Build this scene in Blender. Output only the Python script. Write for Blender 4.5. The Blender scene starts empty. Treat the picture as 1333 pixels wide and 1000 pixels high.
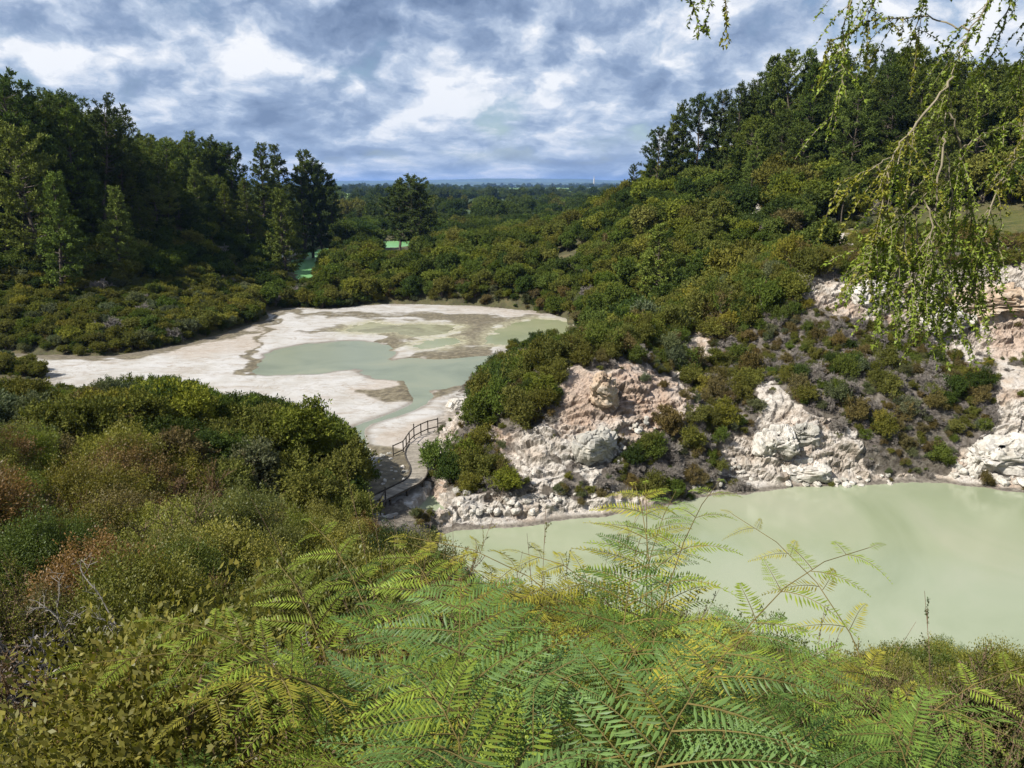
import bpy, math, random
import numpy as np
from mathutils import Vector, Matrix

# ------------------------------------------------------------------ camera, sky, sun, exposure
S = bpy.context.scene
COL = S.collection
FPX, CX, CY = 988.0, 666.5, 500.0
PITCH = math.atan(260.0 / FPX)
CAM_Z = 25.0
cam_d = bpy.data.cameras.new('camera')
cam_d.sensor_width = 36.0
cam_d.lens = FPX / 1333.0 * 36.0
cam_d.clip_start = 0.05
cam_d.clip_end = 60000.0
cam = bpy.data.objects.new('camera', cam_d)
COL.objects.link(cam)
cam.location = (0, 0, CAM_Z)
cam.rotation_euler = (math.pi / 2 - PITCH, 0, 0)
S.camera = cam

SUN_EL, SUN_AZ = math.radians(46), math.radians(-121)      # azimuth measured from +Y, clockwise
sun_dir = Vector((math.sin(SUN_AZ) * math.cos(SUN_EL), math.cos(SUN_AZ) * math.cos(SUN_EL), math.sin(SUN_EL)))
sun_l = bpy.data.lights.new('sun', 'SUN')
sun_l.energy = 5.0
sun_l.angle = math.radians(0.5)
sun_l.color = (1.0, 0.95, 0.86)
sun = bpy.data.objects.new('sun', sun_l)
COL.objects.link(sun)
sun.rotation_euler = sun_dir.to_track_quat('Z', 'Y').to_euler()
sun.location = (0, 0, 200)

S.view_settings.view_transform = 'Standard'
S.view_settings.look = 'None'
S.view_settings.exposure = 0.75
S.view_settings.gamma = 1.0
S.view_settings.use_curve_mapping = False
S.render.engine = 'CYCLES'
S.cycles.max_bounces = 5
S.cycles.diffuse_bounces = 3
S.cycles.glossy_bounces = 2
S.cycles.transmission_bounces = 3
S.cycles.volume_bounces = 0
S.cycles.transparent_max_bounces = 4
S.cycles.caustics_reflective = False
S.cycles.caustics_refractive = False
S.cycles.use_denoising = True
S.cycles.denoiser = 'OPENIMAGEDENOISE'
S.cycles.denoising_input_passes = 'RGB_ALBEDO_NORMAL'
S.cycles.denoising_prefilter = 'ACCURATE'
S.cycles.sample_clamp_indirect = 4.0


class NT:
    """small wrapper for building node trees"""
    def __init__(self, tree):
        self.t = tree
        tree.nodes.clear()

    def n(self, typ, _in=None, **kw):
        nd = self.t.nodes.new(typ)
        for k, v in kw.items():
            setattr(nd, k, v)
        for k, v in (_in or {}).items():
            sock = nd.inputs[k]
            if isinstance(v, bpy.types.NodeSocket):
                self.t.links.new(v, sock)
            else:
                sock.default_value = v
        return nd

    def math(self, op, a, b=0.0, c=None, clamp=False):
        nd = self.n('ShaderNodeMath', operation=op, use_clamp=clamp)
        for i, v in enumerate((a, b, c)):
            if v is None:
                continue
            if isinstance(v, bpy.types.NodeSocket):
                self.t.links.new(v, nd.inputs[i])
            else:
                nd.inputs[i].default_value = v
        return nd.outputs[0]

    def vmath(self, op, a, b=(0, 0, 0), scale=None):
        nd = self.n('ShaderNodeVectorMath', operation=op)
        for i, v in enumerate((a, b)):
            if isinstance(v, bpy.types.NodeSocket):
                self.t.links.new(v, nd.inputs[i])
            else:
                nd.inputs[i].default_value = v
        if scale is not None:
            if isinstance(scale, bpy.types.NodeSocket):
                self.t.links.new(scale, nd.inputs['Scale'])
            else:
                nd.inputs['Scale'].default_value = scale
        return nd.outputs[0]

    def mix(self, f, a, b, blend='MIX'):
        nd = self.n('ShaderNodeMix', data_type='RGBA', blend_type=blend)
        for i, v in ((0, f), (6, a), (7, b)):
            if isinstance(v, bpy.types.NodeSocket):
                self.t.links.new(v, nd.inputs[i])
            else:
                nd.inputs[i].default_value = v if i == 0 else (*v[:3], 1.0)
        return nd.outputs[2]

    def ramp(self, f, stops, interp='LINEAR'):
        nd = self.n('ShaderNodeValToRGB')
        nd.color_ramp.interpolation = interp
        el = nd.color_ramp.elements
        while len(el) < len(stops):
            el.new(0.5)
        for e, (p, c) in zip(el, stops):
            e.position = p
            e.color = (c, c, c, 1) if isinstance(c, (int, float)) else (*c[:3], 1)
        self.t.links.new(f, nd.inputs[0])
        return nd.outputs[0]

    def noise(self, vec, scale, detail=4.0, rough=0.55, dist=0.0, out=0):
        nd = self.n('ShaderNodeTexNoise', {'Scale': scale, 'Detail': detail, 'Roughness': rough, 'Distortion': dist})
        self.t.links.new(vec, nd.inputs['Vector'])
        return nd.outputs[out]

    def link(self, a, b):
        self.t.links.new(a, b)


def make_world():
    w = bpy.data.worlds.new('World')
    S.world = w
    w.use_nodes = True
    q = NT(w.node_tree)
    out = q.n('ShaderNodeOutputWorld')
    sky = q.n('ShaderNodeTexSky', sky_type='NISHITA', sun_disc=False, sun_elevation=SUN_EL, sun_rotation=SUN_AZ,
              altitude=400.0, air_density=1.0, dust_density=0.6, ozone_density=2.5)
    bg_sky = q.n('ShaderNodeBackground', {'Color': sky.outputs[0], 'Strength': 0.06})
    tc = q.n('ShaderNodeTexCoord')
    sep = q.n('ShaderNodeSeparateXYZ', {0: tc.outputs['Generated']})
    # the layer of cloud: bearing round the horizon, and height drawn out more and more towards the zenith
    flat = q.math('SQRT', q.math('ADD', q.math('MULTIPLY', sep.outputs[0], sep.outputs[0]), q.math('ADD', q.math('MULTIPLY', sep.outputs[1], sep.outputs[1]), 1e-6)))
    el = q.math('MAXIMUM', sep.outputs[2], 0.0)
    cx = q.math('MULTIPLY', q.math('DIVIDE', sep.outputs[0], flat), 5.2)
    cy = q.math('MULTIPLY', q.math('DIVIDE', sep.outputs[1], flat), 5.2)
    cz = q.math('MULTIPLY', q.math('LOGARITHM', q.math('ADD', el, 0.085), 2.718), 2.0)
    p0 = q.n('ShaderNodeCombineXYZ', {0: cx, 1: cy, 2: cz}).outputs[0]
    wv = q.n('ShaderNodeTexNoise', {'Scale': 1.5, 'Detail': 5.0, 'Roughness': 0.6})
    q.link(p0, wv.inputs['Vector'])
    p = q.vmath('ADD', p0, q.vmath('SCALE', q.vmath('SUBTRACT', wv.outputs['Color'], (0.5, 0.5, 0.5)), scale=0.50))

    def puff(vec, sc):
        v = q.n('ShaderNodeTexVoronoi', {'Scale': sc, 'Detail': 2.5, 'Roughness': 0.58, 'Lacunarity': 2.2}, feature='F1', normalize=True)
        q.link(vec, v.inputs['Vector'])
        return q.math('SUBTRACT', 1.0, v.outputs['Distance'])
    f1 = puff(p, 1.15)
    f2 = puff(q.vmath('ADD', p, (-0.10, 0.0, 0.16)), 1.15)
    big = q.noise(p0, 0.62, 4.0, 0.55, 0.3)
    mid = q.noise(p, 2.2, 9.0, 0.60, 0.1)
    # cover of cloud, with a few blue gaps
    dens = q.math('ADD', q.math('ADD', q.math('MULTIPLY', f1, 0.75), q.math('MULTIPLY', big, 0.75)), q.math('MULTIPLY', mid, 0.30))
    cover = q.ramp(dens, [(0.87, 0.0), (0.95, 0.8), (1.0, 1.0)])
    cover = q.math('MAXIMUM', cover, q.ramp(sep.outputs[2], [(0.02, 1.0), (0.07, 0.0)]))
    lit = q.math('ADD', q.math('MULTIPLY', q.math('SUBTRACT', f1, f2), 1.3), 0.52)
    lit = q.math('ADD', lit, q.math('MULTIPLY', q.math('SUBTRACT', mid, 0.5), 1.35))
    lit = q.math('SUBTRACT', lit, q.math('MULTIPLY', q.math('SUBTRACT', big, 0.5), 1.35))
    col = q.ramp(lit, [(0.17, (0.155, 0.225, 0.37)), (0.42, (0.29, 0.385, 0.56)), (0.59, (0.53, 0.62, 0.77)), (0.77, (0.95, 0.965, 1.0))])
    hz = q.ramp(sep.outputs[2], [(0.0, 1.0), (0.06, 0.45), (0.16, 0.0)])
    col = q.mix(q.math('MULTIPLY', hz, 0.35), col, (0.40, 0.52, 0.72))
    bg_c = q.n('ShaderNodeBackground', {'Color': col, 'Strength': 0.62})
    mx = q.n('ShaderNodeMixShader', {0: q.math('MULTIPLY', cover, 0.96), 1: bg_sky.outputs[0], 2: bg_c.outputs[0]})
    q.link(mx.outputs[0], out.inputs[0])


make_world()

# ------------------------------------------------------------------ pixel <-> place (camera calibration)
SP, CP = math.sin(PITCH), math.cos(PITCH)


def ray(px, py):
    u, v = (px - CX) / FPX, (CY - py) / FPX
    return np.array((u, CP + v * SP, -SP + v * CP))


def at_depth(px, py, Y):
    d = ray(px, py)
    d = d * (Y / d[1])
    return np.array((d[0], d[1], CAM_Z + d[2]))


def on_level(px, py, z):
    d = ray(px, py)
    t = (z - CAM_Z) / d[2]
    return np.array((d[0] * t, d[1] * t, z))


def project(P):
    P = np.asarray(P, float)
    x, y, z = P[..., 0], P[..., 1], P[..., 2] - CAM_Z
    f = y * CP - z * SP
    up = y * SP + z * CP
    f = np.where(f > 0.05, f, 0.05)
    return CX + FPX * x / f, CY - FPX * up / f, f


def poly_level(pts, z):
    return np.array([on_level(a, b, z)[:2] for a, b in pts])


def seg_dist(P, poly):
    """signed distance of points to a closed polygon, positive inside"""
    x, y = P[:, 0], P[:, 1]
    best = np.full(len(x), 1e18)
    ins = np.zeros(len(x), bool)
    n = len(poly)
    for i in range(n):
        ax, ay = poly[i]
        bx, by = poly[(i + 1) % n]
        dx, dy = bx - ax, by - ay
        L = dx * dx + dy * dy + 1e-12
        t = np.clip(((x - ax) * dx + (y - ay) * dy) / L, 0, 1)
        ex, ey = x - ax - t * dx, y - ay - t * dy
        best = np.minimum(best, ex * ex + ey * ey)
        if ay != by:
            c = ((ay > y) != (by > y)) & (x < dx * (y - ay) / (dy if dy else 1e-9) + ax)
            ins ^= c
    d = np.sqrt(best)
    return np.where(ins, d, -d)


def inside(px, py, poly):
    return seg_dist(np.stack([np.ravel(px), np.ravel(py)], 1).astype(float), np.array(poly, float)).reshape(np.shape(px)) > 0


def smooth(poly, k=2):
    P = np.array(poly, float)
    for _ in range(k):
        Q = np.roll(P, -1, 0)
        P = np.stack([P * .75 + Q * .25, P * .25 + Q * .75], 1).reshape(-1, P.shape[1])
    return P


def sstep(a, b, x):
    t = np.clip((x - a) / (b - a), 0, 1)
    return t * t * (3 - 2 * t)


# ------------------------------------------------------------------ noise
def _hash(ix, iy, iz, seed):
    h = (ix.astype(np.int64) * 374761393 + iy.astype(np.int64) * 668265263 + iz.astype(np.int64) * 2147483647 + seed * 1274126177) & 0xffffffff
    h = ((h ^ (h >> 13)) * 1274126177) & 0xffffffff
    h = (h ^ (h >> 16)) & 0xffffff
    return h / float(0xffffff)


def vnoise(P, seed=0):
    f = np.floor(P)
    i = f.astype(np.int64)
    t = P - f
    t = t * t * t * (t * (t * 6 - 15) + 10)
    r = 0
    for dx in (0, 1):
        for dy in (0, 1):
            for dz in (0, 1):
                w = (t[:, 0] if dx else 1 - t[:, 0]) * (t[:, 1] if dy else 1 - t[:, 1]) * (t[:, 2] if dz else 1 - t[:, 2])
                r = r + w * _hash(i[:, 0] + dx, i[:, 1] + dy, i[:, 2] + dz, seed)
    return r * 2 - 1


def fbm(P, scale, octv=4, gain=0.5, seed=0):
    P = np.asarray(P, float)
    if P.shape[1] == 2:
        P = np.concatenate([P, np.zeros((len(P), 1))], 1)
    a, s, r = 1.0, scale, 0
    for o in range(octv):
        r = r + a * vnoise(P * s + 17.3 * o, seed + o)
        a *= gain
        s *= 2.03
    return r


def worley(P, scale, seed=0):
    """cell noise: nearest distance, second nearest, a random number of the nearest cell"""
    Q = P * scale
    f = np.floor(Q).astype(np.int64)
    d1 = np.full(len(Q), 9.0)
    d2 = np.full(len(Q), 9.0)
    r1 = np.zeros(len(Q))
    for dx in (-1, 0, 1):
        for dy in (-1, 0, 1):
            for dz in (-1, 0, 1):
                cx, cy, cz = f[:, 0] + dx, f[:, 1] + dy, f[:, 2] + dz
                ox = cx + _hash(cx, cy, cz, seed) - Q[:, 0]
                oy = cy + _hash(cx, cy, cz, seed + 7) - Q[:, 1]
                oz = cz + _hash(cx, cy, cz, seed + 13) - Q[:, 2]
                d = np.sqrt(ox * ox + oy * oy + oz * oz)
                near = d < d1
                d2 = np.where(near, d1, np.minimum(d2, d))
                r1 = np.where(near, _hash(cx, cy, cz, seed + 29), r1)
                d1 = np.where(near, d, d1)
    return d1, d2, r1


# ------------------------------------------------------------------ mesh helpers
def mesh_np(name, V, F, mat=None, smooth_shade=False, attrs=None, mat_idx=None):
    """F: (n,3) or (n,4) int array, or list of such arrays"""
    V = np.asarray(V, np.float32)
    Fs = F if isinstance(F, list) else [F]
    Fs = [np.asarray(f, np.int32) for f in Fs if len(f)]
    me = bpy.data.meshes.new(name)
    me.vertices.add(len(V))
    me.vertices.foreach_set('co', V.ravel())
    loops = np.concatenate([f.ravel() for f in Fs])
    tot = np.concatenate([np.full(len(f), f.shape[1], np.int32) for f in Fs])
    start = np.concatenate([[0], np.cumsum(tot)[:-1]]).astype(np.int32)
    me.loops.add(len(loops))
    me.loops.foreach_set('vertex_index', loops)
    me.polygons.add(len(tot))
    me.polygons.foreach_set('loop_start', start)
    me.polygons.foreach_set('loop_total', tot)
    me.polygons.foreach_set('use_smooth', np.full(len(tot), bool(smooth_shade)))
    if mat is not None:
        for m in (mat if isinstance(mat, (list, tuple)) else [mat]):
            me.materials.append(m)
    if mat_idx is not None:
        me.polygons.foreach_set('material_index', np.asarray(mat_idx, np.int32))
    me.update(calc_edges=True)
    for k, a in (attrs or {}).items():
        at = me.attributes.new(k, 'FLOAT', 'POINT')
        at.data.foreach_set('value', np.asarray(a, np.float32))
    me.validate()
    return me


def link(name, data, parent=None, loc=None):
    o = bpy.data.objects.new(name, data)
    COL.objects.link(o)
    if parent is not None:
        o.parent = parent
    if loc is not None:
        o.location = loc
    return o


def tag(o, label=None, cat=None, group=None, kind=None):
    if label:
        o['label'] = label
    if cat:
        o['category'] = cat
    if group:
        o['group'] = group
    if kind:
        o['kind'] = kind
    return o


class Geo:
    """collects tubes, leaves and blocks as numpy pieces"""
    def __init__(self):
        self.V, self.Q, self.T, self.n = [], [], [], 0
        self.qm, self.tm = [], []

    def add(self, V, Q=None, T=None, m=0):
        V = np.asarray(V, float).reshape(-1, 3)
        if Q is not None and len(Q):
            self.Q.append(np.asarray(Q) + self.n)
            self.qm.append(np.full(len(Q), m))
        if T is not None and len(T):
            self.T.append(np.asarray(T) + self.n)
            self.tm.append(np.full(len(T), m))
        self.V.append(V)
        self.n += len(V)

    def tube(self, pts, radii, sides=5, m=0):
        pts = np.asarray(pts, float)
        k = len(pts)
        radii = np.broadcast_to(np.asarray(radii, float), (k,))
        tan = np.gradient(pts, axis=0)
        tan /= np.linalg.norm(tan, axis=1)[:, None] + 1e-9
        ref = np.array((0.31, 0.17, 0.93))
        a = np.cross(tan, ref)
        bad = np.linalg.norm(a, axis=1) < 1e-3
        a[bad] = np.cross(tan[bad], (1, 0, 0))
        a /= np.linalg.norm(a, axis=1)[:, None] + 1e-9
        b = np.cross(tan, a)
        th = np.arange(sides) / sides * 2 * math.pi
        V = pts[:, None] + radii[:, None, None] * (np.cos(th)[None, :, None] * a[:, None] + np.sin(th)[None, :, None] * b[:, None])
        i = np.arange(k - 1)[:, None] * sides
        j = np.arange(sides)[None]
        j2 = (j + 1) % sides
        Q = np.stack([i + j, i + j2, i + sides + j2, i + sides + j], -1).reshape(-1, 4)
        self.add(V.reshape(-1, 3), Q, m=m)

    def leaves(self, C, D, N, L, W, m=0, fold=0.0):
        """rhombic leaves: base C, direction D, normal N, length L, half width W"""
        C, D, N = (np.asarray(a, float) for a in (C, D, N))
        n = len(C)
        L = np.broadcast_to(np.asarray(L, float), (n,))[:, None]
        W = np.broadcast_to(np.asarray(W, float), (n,))[:, None]
        D = D / (np.linalg.norm(D, axis=1)[:, None] + 1e-9)
        sd = np.cross(D, N)
        sd /= np.linalg.norm(sd, axis=1)[:, None] + 1e-9
        up = np.cross(sd, D)
        mid = C + D * L * 0.45
        V = np.stack([C, mid + sd * W + up * W * fold, C + D * L, mid - sd * W + up * W * fold], 1).reshape(-1, 3)
        k = np.arange(n)[:, None] * 4
        if fold:
            T = np.concatenate([k + np.array([[0, 1, 2]]), k + np.array([[0, 2, 3]])])
            self.add(V, T=T, m=m)
        else:
            self.add(V, k + np.array([[0, 1, 2, 3]]), m=m)

    def box(self, c, sx, sy, sz, ux=(1, 0, 0), uy=(0, 1, 0), uz=(0, 0, 1), m=0):
        c, ux, uy, uz = (np.asarray(a, float) for a in (c, ux, uy, uz))
        V = [c + ux * sx * a + uy * sy * b + uz * sz * d for d in (-.5, .5) for b in (-.5, .5) for a in (-.5, .5)]
        Q = [(0, 2, 3, 1), (4, 5, 7, 6), (0, 1, 5, 4), (2, 6, 7, 3), (0, 4, 6, 2), (1, 3, 7, 5)]
        self.add(V, Q, m=m)

    def mesh(self, name, mat, smooth_shade=False, attrs=None):
        V = np.concatenate(self.V)
        Fs, mi = [], []
        if self.Q:
            Fs.append(np.concatenate(self.Q))
            mi.append(np.concatenate(self.qm))
        if self.T:
            Fs.append(np.concatenate(self.T))
            mi.append(np.concatenate(self.tm))
        return mesh_np(name, V, Fs, mat, smooth_shade, attrs, np.concatenate(mi))


RNG = np.random.default_rng(7)
rnd = random.Random(11)

# ------------------------------------------------------------------ the lie of the land
TERRACE_Z, LAKE_Z = 1.0, 0.0
TERRACE = smooth(poly_level([(566, 600), (572, 560), (592, 535), (606, 505), (640, 470), (690, 440), (745, 440), (750, 419), (712, 407), (640, 399),
                             (560, 396), (480, 396), (440, 403), (385, 401), (345, 404), (345, 417), (290, 434), (215, 454), (130, 466), (40, 461),
                             (-120, 455), (-140, 475), (0, 474), (70, 486), (62, 500), (40, 512), (110, 515), (250, 520), (330, 545), (400, 600), (440, 640),
                             (480, 672), (540, 655)], TERRACE_Z), 1)
LAKE = smooth(poly_level([(566, 712), (576, 690), (640, 687), (700, 682), (780, 671), (832, 666), (880, 655), (950, 644), (985, 641), (1015, 634), (1075, 634),
                          (1150, 631), (1200, 626), (1260, 633), (1333, 641), (1500, 655), (1700, 700), (1800, 850), (1340, 870), (1000, 880), (700, 860),
                          (600, 800), (560, 740)], LAKE_Z), 1)
OUTLET = smooth(poly_level([(541, 648), (560, 640), (574, 655), (577, 669), (560, 673), (545, 670)], 0.35), 2)
GREEN = smooth(poly_level([(372, 337), (400, 328), (450, 318), (500, 314), (541, 313), (546, 320), (500, 325), (450, 333), (420, 345), (402, 372), (391, 371), (384, 352)], 1.0), 2)
FLATS = []

CTRL = np.array([
    (0, -5, 23.6), (-15, -5, 22), (15, -5, 24), (0, 0, 23.3), (0, 1.3, 22.3), (-1.5, 2.6, 20.9), (1.5, 2.6, 20.7), (0, 3.6, 20.0), (3, 3.6, 19.7), (-2.5, 3.6, 20.0), (0, 5, 19.6), (0, 6.5, 18.9), (0, 8, 17.8), (1, 12, 14.2), (2, 20, 8.5), (4, 28, 3.2), (6, 33, 0.2),
    (5, 3, 20.2), (4, 5, 19.2), (6, 7, 18.3), (8, 12, 14.4), (12, 20, 8), (14, 28, 3), (20, 32, 0.5), (14, 4, 20), (16, 10, 17), (24, 18, 10), (28, 28, 3), (40, 20, 11), (60, 30, 10),
    (45, 35, 1), (-4, 4, 19.7), (-5, 9, 16.2), (-10, 18, 12.4), (-8, 28, 8), (-4, 38, 3.6), (-3, 46, 1.0), (-15, 28, 9.5), (-12, 40, 5), (-10, 50, 1.9),
    (-20, 45, 6.0), (-20, 56, 4.2), (-27, 60, 4.5), (-33, 70, 2.6), (-40, 50, 9), (-50, 70, 4.5), (-60, 90, 1.4), (-75, 96, 1.2), (-85, 100, 1.4), (-45, 85, 1.4), (-15, 8, 17), (-30, 15, 16), (-40, 30, 13),
    (-70, 50, 12), (-80, 80, 2.6),
    (-70, 108, 2.2), (-85, 118, 6), (-95, 135, 13), (-98, 150, 18), (-120, 150, 24), (-60, 130, 4.5), (-70, 150, 10), (-80, 175, 17), (-60, 160, 4), (-67, 185, 8), (-44, 160, 1.8), (-50, 180, 1.4), (-57, 206, 1.0),
    (-76, 212, 11.5), (-80, 235, 13), (-110, 200, 22), (-60, 250, 7), (-68, 275, 7), (-100, 280, 13), (-52, 290, 2.6), (-140, 300, 19), (-150, 200, 28), (-50, 202, 1.6),
    (-30, 165, 3), (-37, 183, 4.5), (-20, 175, 5), (-32, 190, 6), (-10, 185, 7), (0, 165, 6), (-38, 206, 3.6), (-50, 220, 1), (-20, 220, 6.5), (-30, 250, 2), (0, 230, 7.5),
    (0, 300, 4), (-50, 330, 1.5), (-30, 360, 2.5), (0, 400, 3), (40, 420, 4), (-140, 400, 6), (140, 400, 12),
    (16, 130, 4), (20, 120, 4.5), (15, 150, 5.5), (24, 130, 9), (6, 170, 6), (12, 200, 11.5), (28, 165, 14.5), (33, 200, 20.5), (45, 215, 24), (25, 240, 14), (15, 280, 7),
    (60, 190, 26.5), (70, 180, 30), (90, 190, 34), (50, 150, 21), (43, 132, 17.5), (60, 130, 18.6), (75, 125, 18.6), (85, 145, 24), (30, 110, 9.5), (38, 100, 12.5),
    (45, 95, 16), (55, 95, 17), (70, 95, 17.5), (60, 110, 17.8), (90, 100, 19), (100, 130, 25), (120, 150, 33), (110, 80, 18), (50, 260, 18), (100, 260, 28),
    (31, 82, 15.2), (43.5, 82, 15.8), (54, 82, 16.2), (28, 75, 9.6), (40, 75, 10.0), (50, 75, 10.2), (25, 67, 5.4), (36, 66.5, 5), (48, 66, 5), (60, 63, 5), (70, 75, 13),
    (80, 60, 12), (75, 45, 8), (17.5, 60, 0.4), (25, 60.5, 0.4), (36, 61.5, .4), (50, 60, .4), (15.9, 64, 3.6), (17.3, 71, 7.3), (19, 82, 9.4), (20, 95, 8),
    (6.4, 66, 9.2), (9, 67, 9.3), (2.2, 67, 7.6), (-1, 66, 6), (-3, 64, 3.5), (-5, 61, 1.6), (0, 58, 2.5), (-3, 59, 2), (2, 62, 5.2), (6, 60, 4.3), (8, 57, 1.2), (3, 55, 0.9), (-3, 54.5, .6),
    (-4, 66, 3), (0, 74, 4.6), (6, 78, 6.6), (-3, 80, 1.6), (4, 90, 3), (12, 88, 6.5), (12, 75, 9), (4, 70, 8), (12, 105, 3.5), (4, 105, 1.6)], float)


def _tps_fit(P, z, lam=0.6):
    n = len(P)
    d2 = ((P[:, None] - P[None]) ** 2).sum(-1)
    K = 0.5 * d2 * np.log(d2 + 1e-9) / 1000.0 + np.eye(n) * lam * -1
    A = np.zeros((n + 3, n + 3))
    A[:n, :n] = K
    A[:n, n] = 1
    A[:n, n + 1:] = P / 100
    A[n, :n] = 1
    A[n + 1:, :n] = P.T / 100
    return np.linalg.solve(A, np.concatenate([z, np.zeros(3)]))


_W = _tps_fit(CTRL[:, :2], CTRL[:, 2], lam=0.02)


def _tps(P):
    out = np.empty(len(P))
    n = len(CTRL)
    for a in range(0, len(P), 20000):
        p = P[a:a + 20000]
        d2 = (p[:, :1] - CTRL[None, :, 0]) ** 2 + (p[:, 1:2] - CTRL[None, :, 1]) ** 2
        K = 0.5 * d2 * np.log(d2 + 1e-9) / 1000.0
        out[a:a + 20000] = K @ _W[:n] + _W[n] + (p / 100) @ _W[n + 1:]
    return out


PLAIN_Z = 2.0


def height(P, detail=True):
    P = np.asarray(P, float)
    x, y = P[:, 0], P[:, 1]
    xc, yc = np.clip(x, -165, 145), np.clip(y, -12, 425)
    h = _tps(np.stack([xc, yc], 1))
    far = np.maximum(np.hypot(np.maximum(np.abs(x - xc), 0), np.maximum(np.abs(y - yc), 0)), 0)
    h = PLAIN_Z + (np.clip(h, -1, 60) - PLAIN_Z) * (1 - sstep(0, 60, far))
    h = h + fbm(P, 1 / 14.0, 3, 0.5, 3) * np.clip(0.12 + h * 0.05, 0.1, 0.9) * sstep(5, 30, y)
    near = (np.abs(x) < 140) & (y < 460)
    Pn = P[near]
    hn = h[near]
    # terrace
    d = seg_dist(Pn, TERRACE) + fbm(Pn, 1 / 4.0, 3, .5, 21) * 0.7
    out = np.maximum(hn, TERRACE_Z + 0.05 + 0.12 * np.clip(-d, 0, 20))
    hn = np.where(d > -25, TERRACE_Z + (out - TERRACE_Z) * sstep(0.4, -3.0, d), hn)
    # lake, outlet pool, green lake
    d = seg_dist(Pn, GREEN) + fbm(Pn, 1 / 2.5, 3, .55, 31)
    out = np.maximum(hn, 1.1 + 0.15 * np.clip(-d, 0, 8))
    hn = np.where(d > 0, 0.95 - np.clip(d * 0.35, 0, 1.3), np.where(d > -12, 1.0 + (out - 1.0) * sstep(0.0, -3.0, d), hn))
    d = seg_dist(Pn, LAKE) + fbm(Pn, 1 / 2.5, 3, .55, 32) * 0.35
    dd = np.clip(-d, 0, 99)
    hn = np.where((dd > 0) & (Pn[:, 1] > 48), np.minimum(hn, 0.25 + (0.45 + 0.55 * sstep(14, 21, Pn[:, 0])) * dd + 0.085 * dd * dd), hn)
    out = np.maximum(hn, 0.04 + 0.35 * np.clip(-d, 0, 0.9))
    hn = np.where(d > 0, -0.05 - np.clip(d * 0.35, 0, 1.3), np.where(d > -12, out * sstep(0.0, -1.6, d), hn))
    d = seg_dist(Pn, OUTLET) + fbm(Pn, 1 / 2.5, 3, .55, 33) * 0.2
    hn = np.where(d > 0, 0.32 - np.clip(d * 0.35, 0, .3), np.where(d > -1.2, 0.35 + (np.maximum(hn, .4) - 0.35) * sstep(0.0, -1.2, d), hn))
    h = h.copy()
    h[near] = hn
    return h


def ground(x, y):
    return float(height(np.array([[x, y]], float))[0])


# a height table for quick look-ups
_HX = np.arange(-150, 150.1, 0.5)
_HY = np.arange(0, 440.1, 0.5)
_gx, _gy = np.meshgrid(_HX, _HY)
_HT = height(np.stack([_gx.ravel(), _gy.ravel()], 1)).reshape(_gx.shape)


def hlook(x, y):
    x, y = np.asarray(x, float), np.asarray(y, float)
    fx = np.clip((x + 150) / 0.5, 0, len(_HX) - 1.001)
    fy = np.clip(y / 0.5, 0, len(_HY) - 1.001)
    i, j = fx.astype(int), fy.astype(int)
    u, v = fx - i, fy - j
    return (_HT[j, i] * (1 - u) * (1 - v) + _HT[j, i + 1] * u * (1 - v) + _HT[j + 1, i] * (1 - u) * v + _HT[j + 1, i + 1] * u * v)


def hit(px, py, ymax=430.0):
    """place on the ground that a line of sight meets first"""
    d = ray(px, py)
    d = d / d[1]
    Y = np.concatenate([np.arange(2, 100, 0.1), np.arange(100, ymax, 0.3)])
    below = CAM_Z + d[2] * Y < hlook(d[0] * Y, Y)
    k = int(np.argmax(below)) if below.any() else len(Y) - 1
    return np.array((d[0] * Y[k], Y[k], hlook(d[0] * Y[k], Y[k])))


# where the photograph shows bare rock (outlines as seen, carried on to the ground)
ROCK_PX = [
    [(562, 650), (575, 690), (600, 688), (700, 684), (800, 670), (832, 666), (840, 655), (800, 640), (770, 650), (700, 645), (660, 645), (620, 650), (585, 640), (570, 600)],
    [(726, 482), (760, 476), (800, 478), (850, 478), (900, 505), (912, 530), (885, 552), (840, 575), (800, 600), (792, 628), (772, 640), (742, 610), (700, 590), (684, 566), (720, 540), (742, 512)],
    [(560, 570), (596, 520), (615, 505), (622, 540), (590, 565), (575, 600)],
    [(620, 560), (690, 560), (740, 610), (700, 640), (660, 600)],
    [(985, 495), (1012, 500), (1045, 532), (1090, 548), (1115, 575), (1135, 605), (1170, 632), (1020, 637), (985, 642), (935, 622), (945, 582), (985, 560)],
    [(1033, 355), (1110, 372), (1180, 360), (1290, 342), (1345, 335), (1345, 470), (1262, 468), (1215, 440), (1150, 425), (1118, 418), (1085, 408), (1045, 395)],
    [(1345, 520), (1300, 545), (1275, 575), (1245, 595), (1225, 628), (1345, 645)],
    [(945, 265), (990, 262), (995, 290), (950, 292)],
    [(890, 285), (930, 275), (930, 300), (890, 302)],
    [(1085, 300), (1118, 305), (1118, 322), (1085, 320)],
    [(724, 340), (755, 335), (760, 350), (730, 355)],
    [(352, 320), (392, 324), (385, 336), (352, 338)],
    [(640, 655), (860, 655), (960, 640), (1010, 634), (1230, 622), (1345, 640), (1345, 600), (1345, 660), (1000, 650), (850, 672), (640, 695)],
    [(890, 440), (925, 440), (930, 470), (895, 475)],
    [(1300, 480), (1345, 480), (1345, 560), (1290, 555)],
]
MOSS_PX = [(1020, 318), (1060, 298), (1110, 290), (1200, 280), (1360, 270), (1360, 345), (1200, 352), (1100, 350), (1040, 345)]


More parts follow.
